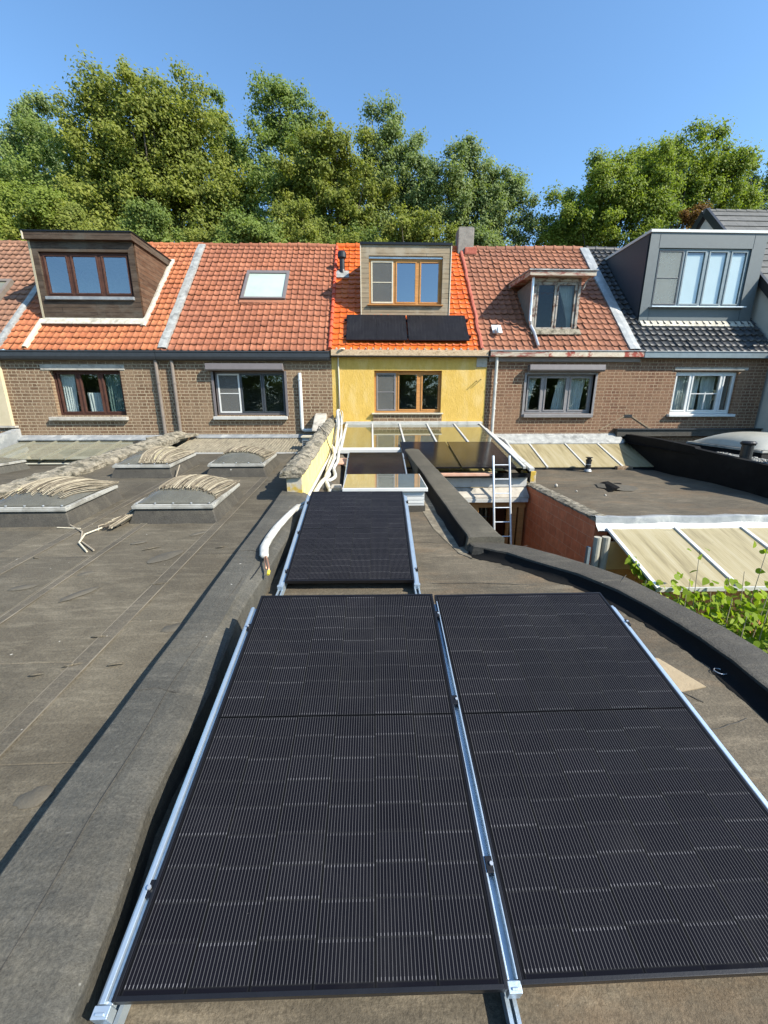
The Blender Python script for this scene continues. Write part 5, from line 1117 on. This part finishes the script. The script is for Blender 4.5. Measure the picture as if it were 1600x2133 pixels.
rail('channel rail in the gap between the two front panels', .389, .768, 3.362, 1.64, R(14.2), R(0), mid=True, w=.034, clamps=(.27, .92, 1.52))
rail('white sunlit rail along the right edge of the front right panel', 1.558, .76, 3.353, 1.6, R(13.9), R(.25), w=.04)
rail('rail left of the single panel, under the white conduit', -.82, 3.2, 3.5, 1.68, R(15.0), R(-.8), ext=.5, clamps=(.2, .85, 1.5))
rail('rail on the right edge of the single panel by the skylight', .366, 3.2, 3.5, 1.66, R(15.0), R(-.8), ext=.5, clamps=(.2, 1.5))
rail('thin rail at the left edge of the brownish panel', -.52, 7.0, 3.585, 1.74, R(13.8), R(-.3), foot=False, w=.032)
rail('thin rail at the right edge of the brownish panel', .655, 7.0, 3.585, 1.74, R(13.8), R(-.3), foot=False, w=.032)
t = thing('mounting_rail', 'pair of dark rails holding the two panels on the orange tiles', 'rail', tuple(on_slope(-.7, 12.3, .06)), 'panel mounting rails')
for y in (12.28, 12.8): slope_box(MB(), -.75, 2.88, y, y+.03, .03, .1).build('channel', 'black metal', t)

# ------------------------------------------------------------------ white conduits and cables
wc = thing('conduit', 'thick white wrapped pipe ending in bare copper on the kerb beside the single panel', 'conduit', (-1.0, 3.6, LZ(3.6)+.13))
K_ = lambda x, y, h: (x, y, LZ(y)+h+.03)
m = MB().tube([K_(-.9, 4.74, .2), K_(-.93, 4.6, .19), K_(-.98, 4.38, .175), K_(-1.02, 4.1, .168), K_(-1.035, 3.85, .165), K_(-1.03, 3.62, .165), K_(-.985, 3.44, .17), K_(-.965, 3.4, .172)], [.03, .036, .04, .043, .043, .042, .04, .032], 12, flat=.75); m.build('sleeve', 'conduit', wc, smooth=True)
m = MB().tube([K_(-.78, 4.98, .2), K_(-.84, 4.86, .2), K_(-.92, 4.66, .19)], .018, 8); m.tube([K_(-.74, 4.9, .18), K_(-.82, 4.8, .18), K_(-.92, 4.62, .175)], .018, 8); m.build('bare_tube', 'white dirty', wc, smooth=True)
cu = MB().tube([K_(-.965, 3.42, .17), K_(-.93, 3.33, .17), K_(-.9, 3.25, .15), K_(-.888, 3.19, .13)], .0085, 8); cu.tube([K_(-.975, 3.42, .165), K_(-.95, 3.33, .15), K_(-.92, 3.24, .13)], .007, 8); c_ = cu.build('copper_pipe', 'copper', wc, smooth=True)
MB().tube([K_(-.888, 3.2, .133), K_(-.885, 3.16, .12)], .013, 8).build('pipe_cap', 'yellow cap', c_)
MB().tube([K_(-.98, 3.42, .16), K_(-.985, 3.34, .128), K_(-.99, 3.2, .13), K_(-1.0, 3.08, .13)], .003, 6).build('black_wire', 'black plastic', wc)
BK = lambda x, y, h: (x, y, BZ(y)+h)
bundle = [
 ('thick white conduit climbing the yellow wall in front of the others', [(-.93, 11.9, 4.86), (-.95, 11.6, 4.82), (-.88, 11.0, 4.55), (-.86, 10.4, 4.3), (-.84, 9.6, 4.02), (-.82, 9.0, 3.97), BK(-.86, 8.4, .07), BK(-.84, 7.6, .06), BK(-.78, 7.2, .06), BK(-.86, 6.6, .06), BK(-.9, 5.6, .05)], .038),
 ('second white conduit kept left against the yellow wall', [(-.97, 11.9, 4.8), (-.96, 11.2, 4.5), (-.955, 10.2, 4.1), (-.95, 9.6, 4.0), BK(-.93, 8.8, .05), BK(-.95, 7.9, .05), BK(-.96, 6.6, .05), BK(-.965, 5.75, .06)], .028),
 ('white conduit with a sharp elbow near the skylight', [(-.9, 11.9, 4.8), (-.82, 11.2, 4.45), (-.78, 10.2, 4.1), (-.76, 9.4, 3.98), BK(-.72, 8.5, .05), BK(-.74, 7.8, .05), BK(-.66, 7.2, .05), BK(-.7, 6.95, .05), BK(-.76, 6.85, .05)], .033),
 ('white conduit curling down behind the single panel', [(-.9, 9.5, 4.05), BK(-.8, 8.6, .11), BK(-.79, 7.8, .1), BK(-.82, 7.1, .06), BK(-.74, 6.6, .05), BK(-.66, 6.2, .05), BK(-.67, 5.6, .05)], .033),
 ('thin white cable looping right of the conduits', [(-.86, 11.92, 4.85), (-.8, 11.6, 4.75), (-.78, 10.8, 4.4), (-.8, 9.9, 4.1), (-.75, 9.3, 3.98), BK(-.78, 8.6, .05)], .012),
]
for lb, pts, r_ in bundle:
    P0 = [Vector(p) for p in pts]; Q = []
    for k in range(len(P0)-1):
        a, b = P0[max(k-1, 0)], P0[k]; c, d_ = P0[k+1], P0[min(k+2, len(P0)-1)]
        for q in range(5):
            t_ = q/5; Q.append(.5*((2*b)+(c-a)*t_+(2*a-5*b+4*c-d_)*t_*t_+(3*b-a-3*c+d_)*t_**3))
    Q.append(P0[-1]); tag(MB().tube(Q, r_, 9).build('conduit', 'conduit', None, smooth=True, origin=tuple(P0[-1])), lb, 'conduit', 'conduits along the yellow wall')
tag(MB().tube([(-.72, 11.85, 6.5), (-.8, 11.78, 6.51), (-.88, 11.82, 6.46), (-.91, 11.95, 6.36), (-.915, 11.97, 6.1), (-.905, 11.97, 5.4), (-.915, 11.97, 4.86)], .022, 8).build('cable', 'cream', None, smooth=True, origin=(-.91, 11.97, 5.5)), 'cream cable hanging from the gutter down the yellow wall', 'cable')
tag(MB().tube([(-1.5, 10.6, 4.16), (-1.25, 9.8, WT(9.8)+.12), (-1.0, 8.9, WT(8.9)+.09), (-.95, 8.8, WT(8.8)-.1), (-.9, 9.0, 4.0)], .01, 6).build('cable', 'black plastic', None, origin=(-1.2, 9.8, WT(9.8)+.1)), 'thin black cable crossing the mossy coping from the vent box', 'cable')
tag(patch(-.8, 6.75, .17, .28, .2, 4, BZ, .03).build('felt_scrap', 'felt', None, origin=(-.8, 6.75, BZ(6.75))), 'square scrap of grey felt under the conduits', 'felt scrap')
tag(MB().box(-.66, -.5, 6.25, 6.5, BZ(6.25), BZ(6.3)+.1).build('stone_block', 'concrete', None, origin=(-.58, 6.4, BZ(6.3)), bevel=.012), 'pale rough block beside the skylight', 'block')
tag(MB().obox((-.75, 8.3, BZ(8.3)+.002), (.26, 0, 0), (0, .55, .042), (0, 0, .035)).build('terracotta_slab', 'terracotta', None, origin=(-.62, 8.5, BZ(8.5)), bevel=.01), 'flat terracotta slab left of the brownish panel', 'slab')

# ------------------------------------------------------------------ leaves
def leaf_cloud(centres, n, size, g, aspect=.62, up=.45):
    """leaf sized quads scattered through clumps; centres: (x, y, z, r) rows"""
    C_ = np.asarray(centres); w = C_[:, 3]**2; idx = g.choice(len(C_), n, p=w/w.sum())
    d = g.normal(size=(n, 3)); d /= np.linalg.norm(d, axis=1)[:, None]; rr = g.random(n)**.45
    p = C_[idx, :3]+d*(C_[idx, 3]*(.25+.5*np.minimum(np.abs(g.normal(size=n)), 1.9)))[:, None]*np.array([1, 1, .85])
    nrm = d*.5+g.normal(size=(n, 3))*.5+np.array([.35, -.35, up]); nrm /= np.linalg.norm(nrm, axis=1)[:, None]
    t = np.cross(nrm, g.normal(size=(n, 3))); t /= np.linalg.norm(t, axis=1)[:, None]; b = np.cross(nrm, t)
    s = size*g.uniform(.6, 1.3, n)[:, None]; a = t*s*.5; b = b*s*.5*aspect
    fold = nrm*s*.08
    V = np.stack([p-a, p+b*1.0+fold, p+a, p-b+fold], 1).reshape(-1, 3); F = np.arange(n*4).reshape(n, 4)
    return V, F
def crown_centres(ells, g, per, rmin, rmax):
    out = []
    for (x, y, z, rx, ry, rz) in ells:
        k = max(6, int(per*(rx*rz+rx*ry)/2)); d = g.normal(size=(k, 3)); d /= np.linalg.norm(d, axis=1)[:, None]
        rr = g.uniform(.12, 1.0, k)**.55; c = np.array([x, y, z])+d*rr[:, None]*np.array([rx, ry, rz]); r_ = g.uniform(rmin, rmax, k)
        keep = c[:, 1] < y+ry*.75
        out.append(np.concatenate([c, r_[:, None]], 1)[keep])
    return np.concatenate(out)
def tree(name, label, base, ells, n, leaf, mat, seed, per=5., rmin=.35, rmax=.8, trunk=.22, group='trees behind the houses', cat='tree', limbs=9, air=0):
    g = np.random.default_rng(seed); E = [(x, base[1]+dy, z, rx, ry, rz) for (x, dy, z, rx, ry, rz) in ells]
    cs = crown_centres(E, g, per*2.6, rmin*.8, rmax*.85); V, F = leaf_cloud(cs, int(n*3.8), leaf*.6, g)
    t = thing(name, label, cat, base, group)
    mesh_obj('crown', V, F, mat, t, Vector(base), False, 0, None, False)
    m = MB(); b = Vector(base); top = Vector((E[0][0], E[0][1], E[0][2]-E[0][5]*.1)); midp = b+(top-b)*.45+Vector((g.uniform(-.2, .2), 0, 0))
    m.tube([b, b+(midp-b)*.5, midp, top], [trunk, trunk*.85, trunk*.7, trunk*.25], 9)
    for k in g.choice(len(cs), min(limbs, len(cs)), False):
        e = Vector(cs[k, :3]); st = b+(top-b)*g.uniform(.35, .75); m.tube([st, st+(e-st)*.5+Vector((0, 0, .12*(e-st).length)), e], [trunk*.4, trunk*.22, trunk*.06], 6)
    m.build('trunk', 'bark', t, smooth=True)
    return t
Y = None
tree('oak_tree', 'tallest broad olive green tree behind the timber dormer', (-11.5, 25, GZ), [(-11.6, 0, 17.4, 3.2, 2.6, 3.2), (-11.4, 0, 19.1, 3.3, 2.0, 2.2), (-13.7, .3, 17.2, 2.6, 2, 3.0), (-9.5, .2, 18.0, 2.8, 2, 2.8), (-11.7, -.5, 14.8, 4.6, 2.2, 2.3), (-8.4, 0, 15.2, 2.3, 2, 2.6)], 30000, .25, 'leaf olive', 1, 5.5, .4, .95, .3, limbs=16)
tree('poplar_tree', 'airy grey green tree rising behind the oak at the left', (-21, 31, GZ), [(-20.8, 0, 22.4, 1.4, 1.2, 1.3), (-21.2, 0, 20.6, 2.2, 1.6, 2.0), (-22.6, 0, 19.5, 2.2, 1.6, 2.2)], 6500, .26, 'leaf pale', 2, 4.5, .4, .8, .2)
tree('oak_tree', 'dark tree at the left edge behind the brown tiles', (-17, 26.5, GZ), [(-17.4, 0, 16.8, 3.2, 2.2, 2.6), (-15, 0, 14.5, 2.2, 2, 2.6), (-19, 0, 14.5, 3, 2, 2.5)], 15000, .24, 'leaf mid', 3, 5, .4, .85, .25)
tree('lime_tree', 'rounded bushy tree low behind the ridge at the far left', (-14.9, 20.5, GZ), [(-14.9, 0, 12.8, 2.3, 1.5, 1.5), (-16.4, 0, 12.4, 1.5, 1.2, 1.5)], 9000, .19, 'leaf yellow', 4, 6, .3, .65, .18)
tree('poplar_tree', 'slim pointed tree between the oak and the forked tree', (-8.2, 28, GZ), [(-8.2, 0, 20.4, .8, .8, 2.0), (-8.0, 0, 17.8, 1.5, 1.2, 2.2)], 4500, .24, 'leaf mid', 5, 6, .3, .6, .16)
tree('oak_tree', 'tall ragged tree left of centre with a lone high top', (-4.7, 26, GZ), [(-4.7, 0, 20.2, 1.4, 1.2, 1.5), (-4.0, 0, 19.4, 1.4, 1.2, 1.2), (-4.7, 0, 17.6, 2.3, 1.7, 2.1), (-5.4, -.4, 15.3, 3.2, 2, 2.3), (-6.9, -.6, 14.2, 2.3, 1.5, 1.9), (-3.2, -.4, 15.5, 2, 1.5, 2)], 18000, .23, 'leaf mid', 6, 5.5, .35, .8, .25)
tree('lime_tree', 'medium green tree left of the cedar dormer', (-1.8, 23.5, GZ), [(-1.6, 0, 16.9, 1.8, 1.3, 1.6), (-2.4, 0, 15.6, 2.2, 1.6, 2.0), (-.8, -.3, 14.6, 2.4, 1.6, 1.9)], 13000, .21, 'leaf olive', 7, 5.5, .35, .75, .2)
tree('poplar_tree', 'silvery tree with a rounded top above the cedar dormer', (.9, 25, GZ), [(.9, 0, 17.9, 1.9, 1.4, 1.7), (1.4, 0, 16.4, 2.5, 1.8, 2.2), (.8, -.3, 14.5, 2.8, 1.6, 1.9)], 13000, .22, 'leaf pale', 8, 5.5, .35, .75, .2)
tree('poplar_tree', 'pale leaved poplar behind the chimney', (5.4, 23, GZ), [(4.9, 0, 15.8, 1.8, 1.3, 1.4), (6.5, 0, 15.0, 1.5, 1.2, 1.5), (4.0, 0, 14.8, 2.2, 1.6, 1.8), (6.9, -.3, 13.6, 1.7, 1.2, 1.6), (5.2, -.5, 13.6, 2.5, 1.4, 1.7)], 16000, .2, 'leaf pale', 9, 6, .3, .7, .2)
tree('oak_tree', 'yellow green tree behind the grey dormer', (11.6, 21.5, GZ), [(11.7, 0, 14.5, 2.2, 1.6, 1.7), (10.8, 0, 15.7, .5, .5, .8), (13, 0, 15.0, 1.5, 1.3, 1.3), (9.6, 0, 13.4, 1.5, 1.3, 1.4), (12, -.4, 13.2, 2.5, 1.4, 1.4)], 17000, .19, 'leaf yellow', 10, 6, .3, .7, .2)
tree('oak_tree', 'dark small crowned tree left of the yellow green one', (9.9, 24, GZ), [(9.9, 0, 13.9, 1.0, 1, 1.4), (10.7, 0, 15.0, 1.0, .9, .9), (11.4, 0, 14.0, 1.3, 1, 1.4)], 6000, .2, 'leaf dark', 11, 6, .3, .6, .16)
tree('lime_tree', 'broad feathery tree at the right above the slate roof', (17.8, 26, GZ), [(17.4, 0, 17.9, 2.9, 1.8, 1.7), (15.2, 0, 17.2, 1.6, 1.4, 1.4), (20.0, 0, 17.2, 1.7, 1.5, 1.5), (17.8, 0, 16.2, 2.8, 1.8, 1.7), (21, 0, 16, 1.5, 1.3, 1.3)], 14000, .23, 'leaf yellow', 12, 5.5, .35, .8, .22)
tree('poplar_tree', 'thin airy tree at the right edge beyond the slate roof', (26.8, 31, GZ), [(26.2, 0, 19.6, 1.4, 1.2, 1.4), (27.4, 0, 18.2, 2.0, 1.5, 1.6), (25, 0, 17.8, 1.6, 1.2, 1.4)], 4500, .24, 'leaf pale', 13, 4.5, .35, .7, .16)
g0 = np.random.default_rng(40)
SH = [(-12.9, 2.2, 'leaf olive', 'shrub behind the timber dormer, left half'), (-10.2, 2.0, 'leaf mid', 'mid green shrub right of the timber dormer top'), (-7.6, 2.3, 'leaf olive', 'olive shrub above the lead strip of the ridge'), (-5.0, 2.0, 'leaf mid', 'green shrub above the roof window'), (-2.6, 2.0, 'leaf olive', 'shrub above the right end of the plain red roof'), (-.4, 1.9, 'leaf mid', 'shrub behind the black flue'), (2.0, 2.0, 'leaf olive', 'olive shrub right behind the cedar dormer'), (4.6, 1.8, 'leaf pale', 'pale shrub between the chimney and the old red ridge')]
for k, (x, r_, mt, lb) in enumerate(SH):
    tree('shrub', lb, (x, 20.0+(k % 3)*.7, GZ), [(x, 0, 11.4, r_*1.2, 1.1, 1.6), (x+.6*math.sin(x*3), .2, 12.3+.5*math.sin(x*1.7) if x < 4 else 11.8, r_*.7, .9, 1.1)], 6000, .18, mt, 50+k, 7, .3, .6, .12, 'shrubs behind the ridges', 'shrub', 5)
tree('shrub', 'rusty brown shrub left of the slate gable', (13.7, 19.2, GZ), [(13.7, 0, 12.2, .8, .7, 1.1), (13.3, 0, 11.4, .9, .7, .9)], 3500, .13, 'leaf rust', 70, 7, .2, .4, .08, 'shrubs behind the ridges', 'shrub', 6)
# garden trees behind the photographer, seen only as reflections in the window panes
for k, (x, y, h_) in enumerate(((-30, -22, 6.4), (-14, -22, 6.8), (3, -23, 6.6), (20, -23, 6.6), (37, -23, 6.6))):
    tree('garden_tree', 'garden tree mirrored in the window panes, number %s from the left' % ('one', 'two', 'three', 'four', 'five')[k], (x, y, GZ), [(x-2, 0, h_, 4.4, 2, 3.6), (x+3, 0, h_-1.2, 4.4, 2, 3.6)], 4500, .5, 'leaf dark', 80+k, 4, .7, 1.2, .2, 'garden trees behind the camera', limbs=4)

# ------------------------------------------------------------------ climbing plant beside the lean-to
cl = thing('climbing_plant', 'sunlit climbing plant with heart shaped leaves over the kerb', 'climber', (3.9, 4.0, GZ))
gv = np.random.default_rng(5); gr = random.Random(15)
def leaf_shapes(P, Nn, S, g):
    sh = np.array([(0, -.5), (.32, -.42), (.5, -.1), (.36, .28), (0, .75), (-.36, .28), (-.5, -.1), (-.32, -.42)]); n = len(P)
    Nn = Nn/np.linalg.norm(Nn, axis=1)[:, None]; t = np.cross(Nn, g.normal(size=(n, 3))); t /= np.linalg.norm(t, axis=1)[:, None]; b = np.cross(Nn, t)
    bend = np.array([-.02, .05, .1, .04, -.1, .04, .1, .05])
    V = P[:, None, :]+S[:, None, None]*(sh[None, :, 0, None]*t[:, None, :]+sh[None, :, 1, None]*b[:, None, :]+bend[None, :, None]*Nn[:, None, :])
    return V.reshape(-1, 3), np.arange(n*8).reshape(n, 8)
stems = []
for k in range(34):
    x = 2.95+gr.random()*2.0; y = 2.7+gr.random()*1.5; top = 2.9+gr.random()*.35-.12*abs(x-3.9)
    if k == 0: x, y, top = 3.5, 3.9, 3.5
    if k == 1: x, y, top = 4.3, 3.95, 3.55
    if k == 2: x, y, top = 4.05, 3.9, 3.25
    pts = [Vector((x+gr.uniform(-.3, .3), y+gr.uniform(-.2, .2), 1.6)), Vector((x+gr.uniform(-.15, .15), y, 2.2)), Vector((x+gr.uniform(-.08, .08), y, (2.2+top)/2)), Vector((x, y, top))]; stems.append(pts)
m = MB()
for p in stems: m.tube(p, [.012, .008, .005, .003], 5)
m.tube([(4.6, 3.2, 1.6), (4.0, 3.5, 2.5), (3.95, 3.55, 2.6)], .03, 7); m.tube([(3.6, 3.3, 2.3), (4.1, 3.4, 2.62), (4.7, 3.5, 2.9)], .014, 6); m.tube([(3.5, 3.2, 2.2), (3.9, 3.4, 2.5), (4.5, 3.6, 3.0)], .01, 6)
m.build('stem', 'twig', cl)
P_l = []; N_l = []; S_l = []
for p in stems:
    for q in range(26):
        t_ = gr.random()**.8*3; i = min(2, int(t_)); f_ = t_-i; c = p[i]*(1-f_)+p[i+1]*f_; sp = .06 if c.z > 3.05 else .16
        P_l.append((c.x+gr.gauss(0, sp), c.y+gr.gauss(0, sp), c.z+gr.gauss(0, sp*.6))); N_l.append((gr.gauss(.35, .6), gr.gauss(-.6, .5), gr.gauss(.55, .5))); S_l.append(gr.uniform(.04, .085) if c.z > 3.0 else gr.uniform(.055, .1))
for q in range(4200):
    x = 2.7+gr.random()*2.8; y = 2.2+gr.random()*2.0; z = 2.6-.12*abs(x-4.1)+gr.gauss(0, .2)
    P_l.append((x, y, min(z, 3.0))); N_l.append((gr.gauss(.35, .6), gr.gauss(-.4, .5), gr.gauss(.7, .5))); S_l.append(gr.uniform(.045, .09))
for q in range(60):
    t_ = gr.random(); P_l.append((3.46+gr.gauss(0, .03), 4.35+.55*t_, 2.8+.2*t_+gr.gauss(0, .03))); N_l.append((gr.gauss(.2, .5), gr.gauss(-.6, .4), .6)); S_l.append(gr.uniform(.05, .1))
V_, F_2 = leaf_shapes(np.array(P_l), np.array(N_l), np.array(S_l), gv)
mesh_obj('foliage', V_, F_2, 'leaf vine', cl, Vector((3.9, 4.0, GZ)), False, 0, None, False)
for x, y, z in ((4.28, 3.5, 2.86), (4.0, 3.3, 2.66), (3.75, 3.4, 2.74), (4.1, 3.1, 2.6), (4.45, 3.3, 2.8)):
    m = MB()
    for q in range(7):
        a = 2*math.pi*q/7; m.poly((x, y, z), (x+.035*math.cos(a-.3), y-.02, z+.035*math.sin(a-.3)), (x+.05*math.cos(a), y-.03, z+.05*math.sin(a)), (x+.035*math.cos(a+.3), y-.02, z+.035*math.sin(a+.3)))
    m.build('flower', 'flower', cl, recalc=False)
